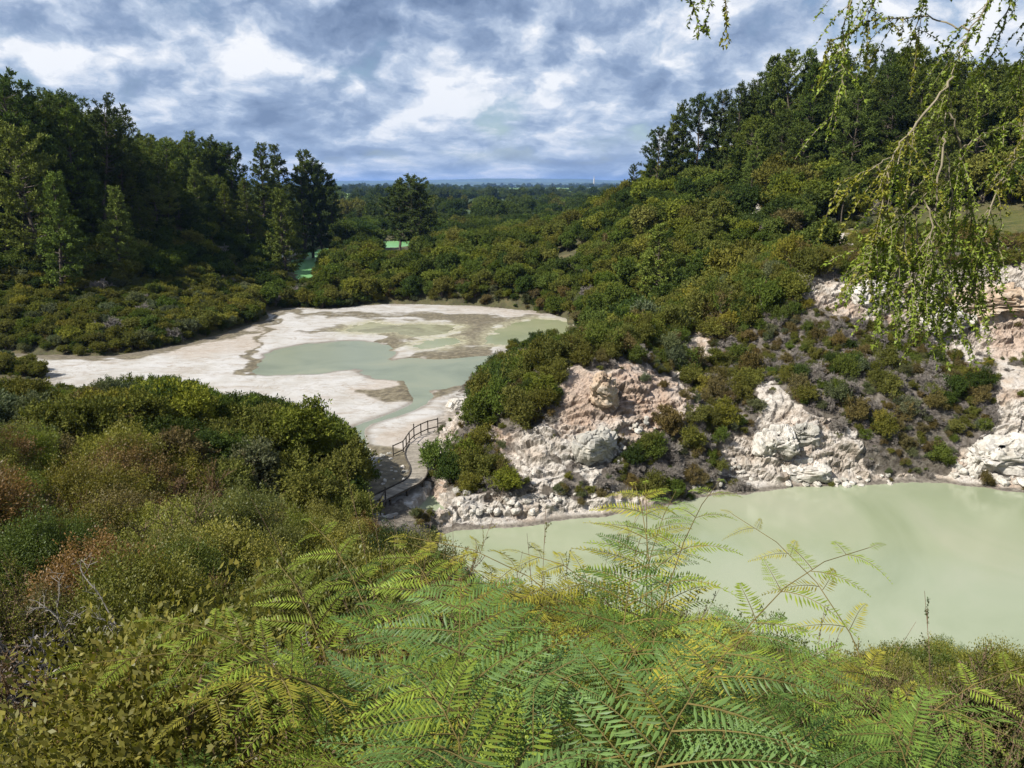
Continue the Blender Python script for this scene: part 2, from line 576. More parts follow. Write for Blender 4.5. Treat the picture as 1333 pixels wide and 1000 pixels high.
def rock_mask(P3):
    px, py, f = project(P3)
    m = np.full(len(P3), -99.0)
    Q = np.stack([px, py], 1)
    wob = fbm(P3, 0.55, 3, .55, 41) * 9
    for poly in ROCK_PX:
        m = np.maximum(m, seg_dist(Q, np.array(poly, float)))
    m = m + wob * np.clip(65 / np.maximum(P3[:, 1], 1), .3, 1)
    return sstep(-4, 5, m) * (P3[:, 1] > 48)


def grid_mesh(xs, ys):
    gx, gy = np.meshgrid(xs, ys)
    nx, ny = len(xs), len(ys)
    i = (np.arange(ny - 1)[:, None] * nx + np.arange(nx - 1)[None]).ravel()
    return np.stack([gx.ravel(), gy.ravel()], 1), np.stack([i, i + 1, i + nx + 1, i + nx], 1)


def soft_mat(name, rough=0.9):
    m = bpy.data.materials.new(name)
    m.use_nodes = True
    q = NT(m.node_tree)
    out = q.n('ShaderNodeOutputMaterial')
    b = q.n('ShaderNodeBsdfPrincipled', {'Roughness': rough, 'Specular IOR Level': 0.25})
    q.link(b.outputs[0], out.inputs[0])
    return m, q, b


def attr(q, name):
    return q.n('ShaderNodeAttribute', attribute_name=name).outputs['Fac']


def obj_pos(q):
    return q.n('ShaderNodeNewGeometry').outputs['Position']


def make_ground_mat():
    m, q, b = soft_mat('hill_ground', 0.95)
    p = obj_pos(q)
    n1 = q.noise(p, 0.35, 6, 0.6)
    n2 = q.noise(p, 2.2, 5, 0.65)
    n3 = q.noise(p, 9.0, 4, 0.6)
    soil = q.ramp(n1, [(0.35, (0.042, 0.036, 0.022)), (0.52, (0.077, 0.070, 0.034)), (0.68, (0.119, 0.092, 0.050))])
    soil = q.mix(q.ramp(n2, [(0.45, 0.0), (0.7, 0.75)]), soil, (0.056, 0.067, 0.022))
    moss = q.ramp(q.noise(p, 0.6, 7, 0.65), [(0.36, (0.048, 0.058, 0.016)), (0.5, (0.088, 0.094, 0.026)), (0.64, (0.125, 0.108, 0.040)), (0.74, (0.27, 0.24, 0.19))])
    moss = q.mix(q.ramp(n3, [(0.4, 0.35), (0.65, 0.0)]), moss, (0.042, 0.045, 0.017))
    litter = q.ramp(n2, [(0.34, (0.062, 0.050, 0.042)), (0.50, (0.115, 0.098, 0.086)), (0.66, (0.20, 0.175, 0.155))])
    soil = q.mix(q.math('MULTIPLY', attr(q, 'bank'), q.ramp(n1, [(0.35, 0.55), (0.6, 1.0)])), soil, litter)
    col = q.mix(attr(q, 'moss'), soil, moss)
    # bare rock: white, cream, pink and grey beds
    big = q.noise(p, 0.16, 4, 0.55, 0.4)
    rock = q.ramp(big, [(0.30, (0.396, 0.378, 0.351)), (0.43, (0.423, 0.385, 0.337)), (0.55, (0.382, 0.311, 0.250)), (0.68, (0.341, 0.243, 0.182)), (0.78, (0.314, 0.291, 0.259))])
    white = q.ramp(q.noise(p, 0.5, 6, 0.6), [(0.42, 0.0), (0.6, 0.9)])
    rock = q.mix(white, rock, (0.491, 0.459, 0.420))
    spots = q.ramp(n2, [(0.32, 0.75), (0.47, 0.0)])
    rock = q.mix(spots, rock, (0.184, 0.148, 0.114))
    rock = q.mix(q.math('MULTIPLY', attr(q, 'pink'), 0.65), rock, (0.355, 0.243, 0.176))
    rock = q.mix(q.ramp(n3, [(0.36, 0.55), (0.5, 0.0)]), rock, (0.226, 0.190, 0.158))
    rock = q.mix(q.math('MULTIPLY', attr(q, 'crack'), 0.8), rock, (0.102, 0.082, 0.062))
    edge = q.math('ADD', attr(q, 'rock'), q.math('MULTIPLY', q.math('SUBTRACT', n2, 0.5), 1.1))
    col = q.mix(q.ramp(edge, [(0.38, 0.0), (0.58, 1.0)]), col, rock)
    # wet grey mud along the water line
    col = q.mix(attr(q, 'damp'), col, q.ramp(n2, [(0.4, (0.10, 0.085, 0.07)), (0.62, (0.21, 0.185, 0.15))]))
    q.link(col, b.inputs['Base Color'])
    bp = q.n('ShaderNodeBump', {'Strength': 0.8, 'Distance': 0.25, 'Height': q.math('ADD', n2, q.math('MULTIPLY', n3, 0.5))})
    q.link(bp.outputs[0], b.inputs['Normal'])
    return m


M_GROUND = make_ground_mat()


def ground_attrs(V):
    r = rock_mask(V)
    px, py, f = project(V)
    mo = sstep(-6, 10, seg_dist(np.stack([px, py], 1), np.array(MOSS_PX, float)) + fbm(V, .4, 2, .5, 5) * 8) * (V[:, 1] > 78) * (V[:, 1] < 150)
    pk = sstep(-18, 22, seg_dist(np.stack([px, py], 1), np.array([(742, 478), (860, 470), (915, 530), (860, 570), (790, 560), (735, 560), (700, 520)], float)) + fbm(V, .5, 3, .5, 15) * 18)
    pk = np.maximum(pk, 0.9 * sstep(-8, 10, seg_dist(np.stack([px, py], 1), np.array([(1285, 425), (1340, 410), (1340, 470), (1290, 470)], float))))
    shore = np.exp(-((V[:, 2] - 0.02) / 0.10) ** 2) * (V[:, 1] < 70)
    mud = sstep(0.9, 0.3, V[:, 2]) * sstep(16, 0, np.abs(px - 610)) * 0
    spit = sstep(-3, 4, seg_dist(np.stack([px, py], 1), np.array([(520, 672), (560, 676), (590, 688), (660, 692), (640, 700), (585, 704), (540, 700), (505, 690)], float)) + fbm(V, 1.2, 2, .5, 6) * 4)
    bed = sstep(-4, 6, seg_dist(np.stack([px, py], 1), np.array([(478, 580), (510, 585), (530, 610), (536, 622), (505, 640), (470, 650), (470, 600)], float)) + fbm(V, 1.0, 2, .5, 8) * 6) * 0.6
    bank = sstep(100, 84, V[:, 1]) * (V[:, 1] > 49) * (V[:, 0] > -12) * (1 - mo)
    return {'rock': r, 'moss': mo, 'bank': bank, 'pink': pk, 'damp': np.clip(np.maximum(np.maximum(shore, spit), bed), 0, 1)}


CLIFF = (-11.0, 66.0, 50.0, 96.0)


def make_land():
    # main sheet, lowered under the finer sheets
    xs, ys = np.arange(-225, 210.1, 0.9), np.arange(-60, 500.1, 0.9)
    P, Q = grid_mesh(xs, ys)
    z = height(P)
    inn = np.minimum(np.minimum(P[:, 0] - CLIFF[0], CLIFF[1] - P[:, 0]), np.minimum(P[:, 1] - CLIFF[2], CLIFF[3] - P[:, 1]))
    z = z - 2.5 * sstep(0.9, 2.5, inn)
    z = z - 0.5 * sstep(1.0, 2.2, seg_dist(P, TERRACE))
    V = np.concatenate([P, z[:, None]], 1)
    a = ground_attrs(V)
    a['crack'] = np.zeros(len(V))
    a['rock'] = a['rock'] * 0.9
    o = link('hillside_ground', mesh_np('hillside_ground', V, Q, M_GROUND, True, a))
    tag(o, kind='structure')
    # cliffs and promontory, finer and broken into blocks and ledges
    xs, ys = np.arange(CLIFF[0], CLIFF[1] + .01, 0.15), np.arange(CLIFF[2], CLIFF[3] + .01, 0.12)
    P, Q = grid_mesh(xs, ys)
    z = height(P)
    G = z.reshape(len(ys), len(xs))
    gy, gx = np.gradient(G, 0.12, 0.15)
    N = np.stack([-gx.ravel(), -gy.ravel(), np.ones(len(z))], 1)
    N /= np.linalg.norm(N, axis=1)[:, None]
    V = np.concatenate([P, z[:, None]], 1)
    a = ground_attrs(V)
    steep = sstep(0.25, 0.8, np.hypot(gx, gy).ravel())
    k = a['rock'] * (0.25 + 0.75 * steep) * sstep(0.0, 0.5, z)
    W = V + 0.35 * np.stack([fbm(V, .7, 2, .5, 51), fbm(V, .7, 2, .5, 52), fbm(V, .7, 2, .5, 53)], 1)
    W2 = W * np.array((1, 1, 1.9))
    d1, d2, r1 = worley(W2, 0.42, 3)
    e1, e2, s1 = worley(W2 * np.array((1, 1, 1.2)), 1.05, 9)
    g1, g2, t1 = worley(W2, 2.3, 19)
    bed = V[:, 2] * 0.95 + 0.22 * V[:, 0] * 0.3 + fbm(V, .22, 3, .5, 63) * 1.3
    ledge = bed - np.floor(bed)
    dv = (r1 - 0.45) * 0.75 * sstep(0.0, 0.10, d2 - d1) + (s1 - 0.5) * 0.5 * sstep(0.0, 0.10, e2 - e1) + (t1 - .5) * 0.22 * sstep(0, .15, g2 - g1)
    dv = dv + 0.42 * (1 - ledge) * sstep(0.0, 0.12, ledge) + fbm(V, .3, 2, .5, 61) * 0.35 - 0.25
    crack = np.maximum(sstep(0.10, 0.0, d2 - d1) * 0.8, sstep(0.10, 0.0, e2 - e1) * 0.7) * k
    V = V + N * (dv * k)[:, None]
    soft = (1 - a['rock']) * sstep(0.1, 0.6, z)
    V[:, 2] += fbm(V, .8, 3, .5, 71) * 0.16 * soft
    a['crack'] = crack
    edge = np.minimum(np.minimum(P[:, 0] - CLIFF[0], CLIFF[1] - P[:, 0]), np.minimum(P[:, 1] - CLIFF[2], CLIFF[3] - P[:, 1]))
    V[:, 2] += 0.03 - 0.25 * sstep(0.6, 0.0, edge) - 0.6 * sstep(0.6, 1.6, seg_dist(P, TERRACE))
    o = link('cliff', mesh_np('cliff', V, Q, M_GROUND, False, a))
    tag(o, kind='structure')


make_land()

# ------------------------------------------------------------------ the sinter terrace
POOLS = {
    'main': [(326, 486), (340, 470), (350, 458), (372, 452), (395, 448), (420, 446), (448, 443.5), (479, 445), (500, 448), (516, 451), (500, 457), (520, 459), (503, 467), (512, 470), (530, 466), (553, 467),
             (580, 468), (612, 465), (640, 462), (668, 462), (668, 485), (640, 497), (616, 499), (605, 501), (585, 504), (568, 508), (545, 513), (532, 510), (522, 500),
             (529, 496), (516, 495), (495, 493), (480, 490), (466, 487), (469, 480), (440, 482), (420, 486), (395, 487), (360, 489)],
    'lime': [(636, 441), (644, 434), (652, 428), (668, 422), (687, 417), (705, 415), (725, 416), (743, 420), (752, 427), (740, 436), (726, 443), (700, 447), (661, 449), (640, 448)],
    'straw': [(447, 431), (462, 427), (470, 422), (490, 419), (510, 424), (545, 422), (590, 423), (594, 428), (583, 433), (560, 438), (535, 437), (520, 432), (500, 433), (480, 433)],
    'pale': [(540, 450), (556, 444), (575, 441), (596, 441), (598, 445), (586, 450), (565, 453), (548, 454)],
}
STAIN_DARK = [
    [(366, 404), (395, 406), (430, 407), (520, 408), (600, 410), (640, 411), (668, 415), (700, 411), (690, 417), (660, 424), (648, 430), (640, 440), (634, 449), (600, 447), (592, 440), (592, 428), (600, 422), (570, 417), (530, 414),
     (480, 415), (440, 413), (410, 412), (375, 412)],
    [(545, 460), (560, 456), (594, 450), (620, 451), (652, 450), (652, 460), (612, 467), (585, 472), (560, 472), (540, 468)],
    [(336, 450), (350, 430), (362, 415), (372, 405), (350, 402), (350, 420), (332, 445), (322, 470), (310, 486), (330, 492), (340, 470)],
    [(530, 492), (560, 508), (545, 522), (500, 520), (470, 512), (500, 505), (525, 502)],
    [(500, 430), (540, 440), (520, 452), (505, 460), (515, 470), (500, 470), (490, 455)],
    [(600, 500), (615, 499), (620, 505), (590, 512), (555, 520), (570, 508)],
    [(-130, 452), (40, 458), (130, 463), (215, 452), (290, 432), (345, 416), (352, 422), (300, 440), (220, 460), (130, 471), (40, 468), (-130, 465)],
    [(480, 575), (530, 590), (545, 600), (536, 620), (500, 640), (470, 650)],
    [(395, 432), (440, 425), (470, 424), (460, 432), (425, 434)],
]
STAIN_PINK = [
    [(500, 486), (540, 480), (600, 500), (560, 525), (490, 520), (440, 512)], [(490, 560), (560, 545), (600, 520), (590, 560), (550, 600), (500, 590)],
    [(250, 470), (330, 455), (360, 425), (345, 420), (290, 436), (200, 460)], [(560, 398), (640, 400), (712, 408), (690, 413), (640, 409), (580, 405)],
    [(520, 465), (600, 463), (600, 472), (545, 474)],
]
POOLS['stream'] = [(545, 508, 1.3), (551, 517, 1.1), (547, 525, 0.9), (533, 532, 0.7), (516, 539, 0.6), (495, 546, 0.55), (478, 551, 0.6), (468, 556, 0.7), (462, 563, 0.8), (466, 575, .7), (474, 590, 0.6)]
POOL_Z = TERRACE_Z - 0.02


def path_dist(P, line, half):
    best = np.full(len(P), -99.0)
    for i in range(len(line) - 1):
        a, b = line[i], line[i + 1]
        e = b - a
        t = np.clip(((P - a) @ e) / (e @ e), 0, 1)
        dd = np.linalg.norm(P - a - t[:, None] * e, axis=1)
        best = np.maximum(best, half[i] * (1 - t) + half[i + 1] * t - dd)
    return best


def make_terrace():
    lo, hi = TERRACE.min(0), TERRACE.max(0)
    xs, ys = np.arange(max(lo[0], -95), hi[0] + 3, 0.22), np.arange(lo[1] - 2, hi[1] + 3, 0.34)
    P, Q = grid_mesh(xs, ys)
    sd = seg_dist(P, TERRACE)
    keep = sd > -2.5
    idx = np.cumsum(keep) - 1
    Q = idx[Q[keep[Q].all(1)]]
    P, sd = P[keep], sd[keep]
    base = height(P)
    V = np.concatenate([P, base[:, None]], 1)
    relief = 0.05 + 0.045 * fbm(P, .18, 4, .5, 81) + 0.02 * fbm(P, 1.1, 3, .5, 82)
    z = np.where(sd > -0.5, TERRACE_Z + np.clip(relief, -0.005, .3), base + 0.02)
    z = z * sstep(-2.6, -0.3, sd) + (base - 0.35) * (1 - sstep(-2.6, -0.3, sd))
    px, py, f = project(np.concatenate([P, np.full((len(P), 1), TERRACE_Z)], 1))
    PX = np.stack([px, py], 1)
    warp = np.stack([fbm(P, .33, 4, .55, 83), fbm(P, .33, 4, .55, 84)], 1)
    dark = np.zeros(len(P))
    for poly in STAIN_DARK:
        dark = np.maximum(dark, sstep(-4.0, 3.0, seg_dist(PX + warp * np.array((14, 3.6)), np.array(poly, float))))
    pink = np.zeros(len(P))
    for poly in STAIN_PINK:
        pink = np.maximum(pink, sstep(-5, 6, seg_dist(PX + warp * np.array((12, 4)), np.array(poly, float))))
    rim = np.zeros(len(P))
    shallow = np.zeros(len(P))
    for k, poly in POOLS.items():
        if k == 'stream':
            d = path_dist(P, poly_level([q[:2] for q in poly], TERRACE_Z), [q[2] for q in poly])
        else:
            d = seg_dist(P, smooth(poly_level(poly, TERRACE_Z), 1))
        d = d + fbm(P, .5, 4, .55, 85) * {'main': 0.45, 'stream': .12}.get(k, .8)
        z = np.where(d > 0, POOL_Z - 0.004 - np.clip(d * 0.2, 0, .3), np.minimum(z, np.maximum(POOL_Z + 0.015 + np.clip(-d, 0, 4) * 0.05, POOL_Z + .015)) if k != 'x' else z)
        rim = np.maximum(rim, np.exp(-((d + 0.2) / 0.45) ** 2) * {'main': 1.0, 'stream': .8}.get(k, .25))
        if k in ('straw', 'pale', 'lime'):
            shallow = np.maximum(shallow, np.exp(-(np.minimum(d, 0) / 2.4) ** 2) * (d > -8))
        mat = {'main': ('sinter_pool_water', M_POOL), 'lime': ('lime_pool_water', M_LIME), 'straw': ('straw_pool_water', M_STRAW), 'pale': ('pale_pool_water', M_LIME), 'stream': ('stream_water', M_POOL)}[k]
        wet = d > -0.9
        qk = Q[wet[Q].all(1)]
        used = np.unique(qk)
        remap = np.zeros(len(P), int)
        remap[used] = np.arange(len(used))
        zz = POOL_Z - {'lime': .002, 'straw': 0.001, 'pale': 0.003, 'stream': .004}.get(k, 0)
        o = link(mat[0], mesh_np(mat[0], np.concatenate([P[used], np.full((len(used), 1), zz)], 1), remap[qk], mat[1]))
        tag(o, kind='structure')
    V[:, 2] = z
    a = {'dark': dark, 'pinkish': pink, 'rim': rim, 'shallow': shallow, 'edge': sstep(3.0, 0.0, sd)}
    o = link('sinter_terrace', mesh_np('sinter_terrace', V, Q, M_SINTER, True, a))
    tag(o, kind='structure')


def grow(poly, d):
    """polygon pushed outwards"""
    P = np.asarray(poly, float)
    area = 0.5 * np.sum(P[:, 0] * np.roll(P[:, 1], -1) - np.roll(P[:, 0], -1) * P[:, 1])
    t = np.roll(P, -1, 0) - np.roll(P, 1, 0)
    t /= np.linalg.norm(t, axis=1)[:, None] + 1e-9
    nrm = np.stack([t[:, 1], -t[:, 0]], 1) * (1 if area > 0 else -1)
    return P + nrm * d


def flat_sheet(name, poly, z, mat):
    from mathutils.geometry import tessellate_polygon
    pts = [Vector((float(p[0]), float(p[1]), 0.0)) for p in poly]
    tri = np.array(tessellate_polygon([pts]), np.int32)
    V = np.array([(p.x, p.y, z) for p in pts])
    a, b, c = V[tri[:, 0]], V[tri[:, 1]], V[tri[:, 2]]
    down = np.cross(b - a, c - a)[:, 2] < 0
    tri[down] = tri[down][:, ::-1]
    o = link(name, mesh_np(name, V, tri, mat))
    tag(o, kind='structure')
    return o


def water_mat(name, c0, c1, c2, scale, rough=0.12, spec=0.5, bump=0.02, streak=(1, 1, 1)):
    m, q, b = soft_mat(name, rough)
    p = q.vmath('MULTIPLY', obj_pos(q), streak)
    n = q.noise(p, scale, 5, 0.55, 0.8)
    col = q.ramp(n, [(0.33, c0), (0.5, c1), (0.66, c2)])
    q.link(col, b.inputs['Base Color'])
    b.inputs['Specular IOR Level'].default_value = spec
    rip = q.noise(obj_pos(q), 3.2, 3, 0.5)
    bp = q.n('ShaderNodeBump', {'Strength': bump, 'Distance': 0.1, 'Height': rip})
    q.link(bp.outputs[0], b.inputs['Normal'])
    return m


M_LAKE = water_mat('milky_lake', (0.202, 0.232, 0.142), (0.246, 0.274, 0.180), (0.278, 0.292, 0.206), 0.085, 0.14, 0.42, 0.03, (1.0, 0.6, 1))
M_POOL = water_mat('grey_green_pool', (0.150, 0.170, 0.120), (0.185, 0.205, 0.145), (0.215, 0.225, 0.155), 0.09, 0.25, 0.2, 0.03)
M_LIME = water_mat('lime_pool', (0.205, 0.220, 0.125), (0.235, 0.250, 0.145), (0.265, 0.268, 0.165), 0.12, 0.2, 0.4, 0.03)
M_STRAW = water_mat('straw_pool', (0.165, 0.150, 0.085), (0.225, 0.215, 0.125), (0.295, 0.285, 0.175), 0.30, 0.25, 0.4, 0.03)
M_GREEN = water_mat('bright_green_lake', (0.150, 0.345, 0.120), (0.180, 0.385, 0.150), (0.21, 0.41, 0.175), 0.05, 0.25, 0.3, 0.03)


def make_sinter_mat():
    m, q, b = soft_mat('sinter', 0.9)
    p = obj_pos(q)
    n1 = q.noise(p, 0.22, 6, 0.6, 0.6)
    n2 = q.noise(p, 1.6, 6, 0.62)
    n3 = q.noise(q.vmath('MULTIPLY', p, (0.35, 1.0, 1.0)), 0.55, 5, 0.6, 0.5)
    col = q.ramp(n1, [(0.32, (0.306, 0.286, 0.257)), (0.5, (0.366, 0.352, 0.333)), (0.64, (0.393, 0.382, 0.371))])
    col = q.mix(q.ramp(n3, [(0.52, 0.0), (0.68, 0.55)]), col, (0.240, 0.197, 0.155))
    col = q.mix(q.math('MULTIPLY', attr(q, 'pinkish'), 0.6), col, q.ramp(n2, [(0.35, (0.273, 0.218, 0.169)), (0.6, (0.339, 0.289, 0.240))]))
    wisp = q.math('ABSOLUTE', q.math('SUBTRACT', q.noise(q.vmath('MULTIPLY', p, (0.5, 1.0, 1.0)), 0.42, 7, 0.6, 0.9), 0.5))
    col = q.mix(q.ramp(wisp, [(0.004, 0.55), (0.022, 0.0)]), col, (0.21, 0.17, 0.125))
    col = q.mix(q.math('MULTIPLY', attr(q, 'rim'), 0.75), col, (0.109, 0.090, 0.066))
    d = q.math('ADD', attr(q, 'dark'), q.math('MULTIPLY', q.math('SUBTRACT', n3, 0.5), 1.3))
    dk = q.ramp(n2, [(0.33, (0.063, 0.051, 0.034)), (0.5, (0.101, 0.084, 0.051)), (0.62, (0.164, 0.139, 0.090))])
    col = q.mix(q.ramp(d, [(0.22, 0.0), (0.48, 0.5), (0.85, 0.93)]), col, dk)
    col = q.mix(q.math('MULTIPLY', attr(q, 'edge'), q.ramp(n2, [(0.4, 0.0), (0.55, 0.7)])), col, (0.136, 0.115, 0.090))
    sh = q.math('MULTIPLY', attr(q, 'shallow'), q.ramp(q.noise(p, 0.9, 5, 0.65), [(0.3, 0.25), (0.6, 0.95)]))
    col = q.mix(sh, col, q.ramp(n2, [(0.35, (0.20, 0.185, 0.11)), (0.6, (0.34, 0.325, 0.225))]))
    q.link(col, b.inputs['Base Color'])
    bp = q.n('ShaderNodeBump', {'Strength': 0.6, 'Distance': 0.12, 'Height': n2})
    q.link(bp.outputs[0], b.inputs['Normal'])
    return m


M_SINTER = make_sinter_mat()
make_terrace()
flat_sheet('lake_water', grow(LAKE, 2.2), LAKE_Z, M_LAKE)
flat_sheet('outlet_pool_water', grow(OUTLET, 0.9), 0.35, M_LAKE)
flat_sheet('green_lake_water', grow(GREEN, 4.0), 1.0, M_GREEN)


# ------------------------------------------------------------------ the plain to the horizon
def make_plain():
    m, q, b = soft_mat('farmland', 0.95)
    p = obj_pos(q)
    v = q.n('ShaderNodeTexVoronoi', {'Scale': 0.0022, 'Randomness': 1.0})
    q.link(q.vmath('MULTIPLY', p, (1, 0.55, 1)), v.inputs['Vector'])
    sep = q.n('ShaderNodeSeparateColor', {0: v.outputs['Color']})
    col = q.ramp(sep.outputs[0], [(0.0, (0.05, 0.075, 0.022)), (0.45, (0.06, 0.085, 0.025)), (0.55, (0.16, 0.27, 0.05)), (0.8, (0.20, 0.30, 0.07)), (1.0, (0.30, 0.30, 0.13))], 'CONSTANT')
    n = q.noise(p, 0.012, 4, 0.6)
    col = q.mix(q.ramp(n, [(0.42, 0.6), (0.55, 0.0)]), col, (0.03, 0.05, 0.018))
    q.link(col, b.inputs['Base Color'])
    V, T = [(0, 450, PLAIN_Z - 1.0)], []
    ring = [0, 700, 1500, 4000, 12000, 40000]
    n = 96
    V = [(0.0, 200.0, PLAIN_Z - 1.5)]
    for r in ring[1:]:
        for k in range(n):
            a = 2 * math.pi * k / n
            V.append((r * math.sin(a), 200 + r * math.cos(a), PLAIN_Z - 1.5))
    T = [(0, 1 + (k + 1) % n, 1 + k) for k in range(n)]
    Q = []
    for i in range(len(ring) - 2):
        for k in range(n):
            a, b_ = 1 + i * n + k, 1 + i * n + (k + 1) % n
            Q.append((a, b_, b_ + n, a + n))
    o = link('plain', mesh_np('plain', np.array(V), [np.array(T), np.array(Q)], m))
    # push the middle down, well below the valley sheets
    o.data.vertices[0].co.z = -5
    tag(o, kind='structure')
    # far ridges
    m2, q2, b2 = soft_mat('far_forest', 0.95)
    nn = q2.noise(obj_pos(q2), 0.004, 5, 0.6)
    q2.link(q2.ramp(nn, [(0.4, (0.035, 0.055, 0.022)), (0.6, (0.07, 0.10, 0.04))]), b2.inputs['Base Color'])
    for name, Y, hh, seed in (('far_ridge', 13000, 75, 2), ('far_ridge', 18000, 150, 5)):
        xs = np.linspace(-17000, 17000, 400)
        prof = hh * (0.75 + 0.30 * fbm(np.stack([xs / 1000, xs * 0], 1), 0.35, 5, .5, seed))
        V, Q = [], []
        for k, (dy, f) in enumerate(((-900, 0.0), (-450, .55), (0, 1.0), (700, .95), (2200, 0.0))):
            V.append(np.stack([xs, Y + dy + 0 * xs, f * prof + PLAIN_Z - 1.6], 1))
        i = np.arange(399)
        for k in range(4):
            Q.append(np.stack([k * 400 + i, k * 400 + i + 1, (k + 1) * 400 + i + 1, (k + 1) * 400 + i], 1))
        o = link(name, mesh_np(name, np.concatenate(V), np.concatenate(Q), m2, True))
        tag(o, kind='structure')


make_plain()

# ------------------------------------------------------------------ plant materials
def leaf_mat(name, base, var=0.45, trans=0.28, gloss=0.08, hue=0.3):
    m = bpy.data.materials.new(name)
    m.use_nodes = True
    q = NT(m.node_tree)
    out = q.n('ShaderNodeOutputMaterial')
    tint = q.n('ShaderNodeAttribute', attribute_name='tint', attribute_type='INSTANCER').outputs['Color']
    isl = q.n('ShaderNodeNewGeometry').outputs['Random Per Island']
    col = q.mix(1.0, base, tint, 'MULTIPLY')
    k = q.math('ADD', q.math('MULTIPLY', isl, 2 * var), 1.0 - var)
    col = q.mix(1.0, col, q.n('ShaderNodeCombineXYZ', {0: k, 1: k, 2: k}).outputs[0], 'MULTIPLY')
    # some leaves yellower
    f = q.math('MULTIPLY', q.math('GREATER_THAN', q.math('FRACT', q.math('MULTIPLY', isl, 37.7)), 0.72), hue)
    col = q.mix(f, col, q.mix(1.0, col, (1.35, 1.1, 0.75), 'MULTIPLY'))
    d = q.n('ShaderNodeBsdfDiffuse', {'Color': col})
    t = q.n('ShaderNodeBsdfTranslucent', {'Color': q.mix(1.0, col, (1.1, 1.2, 0.6), 'MULTIPLY')})
    mx = q.n('ShaderNodeMixShader', {0: trans, 1: d.outputs[0], 2: t.outputs[0]})
    g = q.n('ShaderNodeBsdfGlossy', {'Color': (0.9, 0.95, 1, 1), 'Roughness': 0.45})
    m2 = q.n('ShaderNodeMixShader', {0: gloss, 1: mx.outputs[0], 2: g.outputs[0]})
    q.link((m2 if gloss > 0 else mx).outputs[0], out.inputs[0])
    return m


def bark_mat(name, c0, c1):
    m, q, b = soft_mat(name, 0.9)
    n = q.noise(obj_pos(q), 3.0, 4, 0.6)
    q.link(q.ramp(n, [(0.35, c0), (0.65, c1)]), b.inputs['Base Color'])
    return m


M_LEAF = leaf_mat('scrub_leaf', (1, 1, 1), 0.30, 0.25, 0.0)
M_NEEDLE = leaf_mat('pine_needle', (1, 1, 1), 0.32, 0.2, 0.0, 0.2)
M_FERN = leaf_mat('fern_leaf', (1, 1, 1), 0.22, 0.38, 0.012, 0.25)
M_SPRIG = leaf_mat('sprig_leaf', (1, 1, 1), 0.32, 0.32, 0.012)
M_BARK = bark_mat('dark_bark', (0.045, 0.035, 0.026), (0.11, 0.09, 0.07))
M_PALE = bark_mat('pale_dead_wood', (0.17, 0.15, 0.13), (0.33, 0.30, 0.265))
M_GREY = bark_mat('grey_twigs', (0.125, 0.108, 0.095), (0.245, 0.22, 0.195))
M_BROWN = bark_mat('brown_twigs', (0.10, 0.065, 0.04), (0.19, 0.13, 0.085))
M_STALK = bark_mat('fern_stalk', (0.075, 0.060, 0.020), (0.15, 0.115, 0.035))


def unit(v):
    return v / (np.linalg.norm(v, axis=-1, keepdims=True) + 1e-9)


def crown_mesh(name, seed, rx, ry, rz, cz, lobes, clumps, per, L, W, mat, flat=0.6, clump_r=0.35, low=-0.35, out_w=0.75, tuft=0.0):
    """foliage: uneven lobes, sprays on the lobes, leaves along the sprays"""
    g = np.random.default_rng(seed)
    th = g.uniform(0, 2 * math.pi, lobes)
    ph = g.uniform(low, 1.0, lobes)
    LC = np.stack([np.cos(th) * np.sqrt(1 - ph ** 2), np.sin(th) * np.sqrt(1 - ph ** 2), ph], 1)
    LC = LC * g.uniform(0.35, 0.85, (lobes, 1)) * np.array((rx, ry, rz)) + np.array((0, 0, cz))
    LC[:, 2] += g.normal(size=lobes) * rz * 0.16
    LR = g.uniform(0.20, 0.50, lobes) * min(rx, ry)
    li = g.choice(lobes, clumps, p=LR ** 1.7 / (LR ** 1.7).sum())
    d = unit(g.normal(size=(clumps, 3)))
    d[:, 2] = np.where(d[:, 2] < -0.3, -d[:, 2], d[:, 2])
    CC = LC[li] + d * (LR[li] * g.uniform(0.55, 1.12, clumps))[:, None] * np.array((1, 1, 0.85))
    # each clump is a spray that leans outwards and up
    SD = unit(d * 0.7 + np.array((0, 0, 0.55)) + g.normal(size=(clumps, 3)) * 0.35)
    SL = clump_r * g.uniform(0.7, 1.9, clumps)
    n = clumps * per
    ci = np.repeat(np.arange(clumps), per)
    f = g.uniform(-0.5, 1.0, n)
    off = g.normal(size=(n, 3)) * clump_r * np.array((1, 1, flat)) * 0.42 * (1.05 - 0.6 * np.clip(f, 0, 1))[:, None]
    P = CC[ci] + off + SD[ci] * (SL[ci] * f)[:, None]
    P[:, 2] = np.maximum(P[:, 2], 0.02)
    outw = unit(unit(P - np.array((0, 0, cz - rz * 0.5))) * out_w + d[ci] * 0.6)
    N = unit(outw + np.array((0, 0, 0.35)) + g.normal(size=(n, 3)) * 0.42)
    D = unit(g.normal(size=(n, 3)) * 0.8 + tuft * (SD[ci] + outw * .4))
    s = g.uniform(0.6, 1.3, n)
    G = Geo()
    G.leaves(P, D, N, L * s, W * s)
    return G.mesh(name, mat), LC


def stems_mesh(name, seed, LC, r0, mat, wob=0.15, n=None, sides=4):
    g = np.random.default_rng(seed)
    G = Geo()
    for k, c in enumerate(LC[:n] if n else LC):
        t = np.linspace(0, 1, 5)[:, None]
        base = np.array((g.normal() * r0, g.normal() * r0, -0.25))
        mid = np.array((c[0] * 0.3, c[1] * 0.3, c[2] * 0.55))
        pts = (1 - t) ** 2 * base + 2 * t * (1 - t) * mid + t ** 2 * c
        pts[1:4] += g.normal(size=(3, 3)) * wob * 0.3
        G.tube(pts, np.linspace(r0, r0 * 0.25, 5), sides)
    return G.mesh(name, mat)


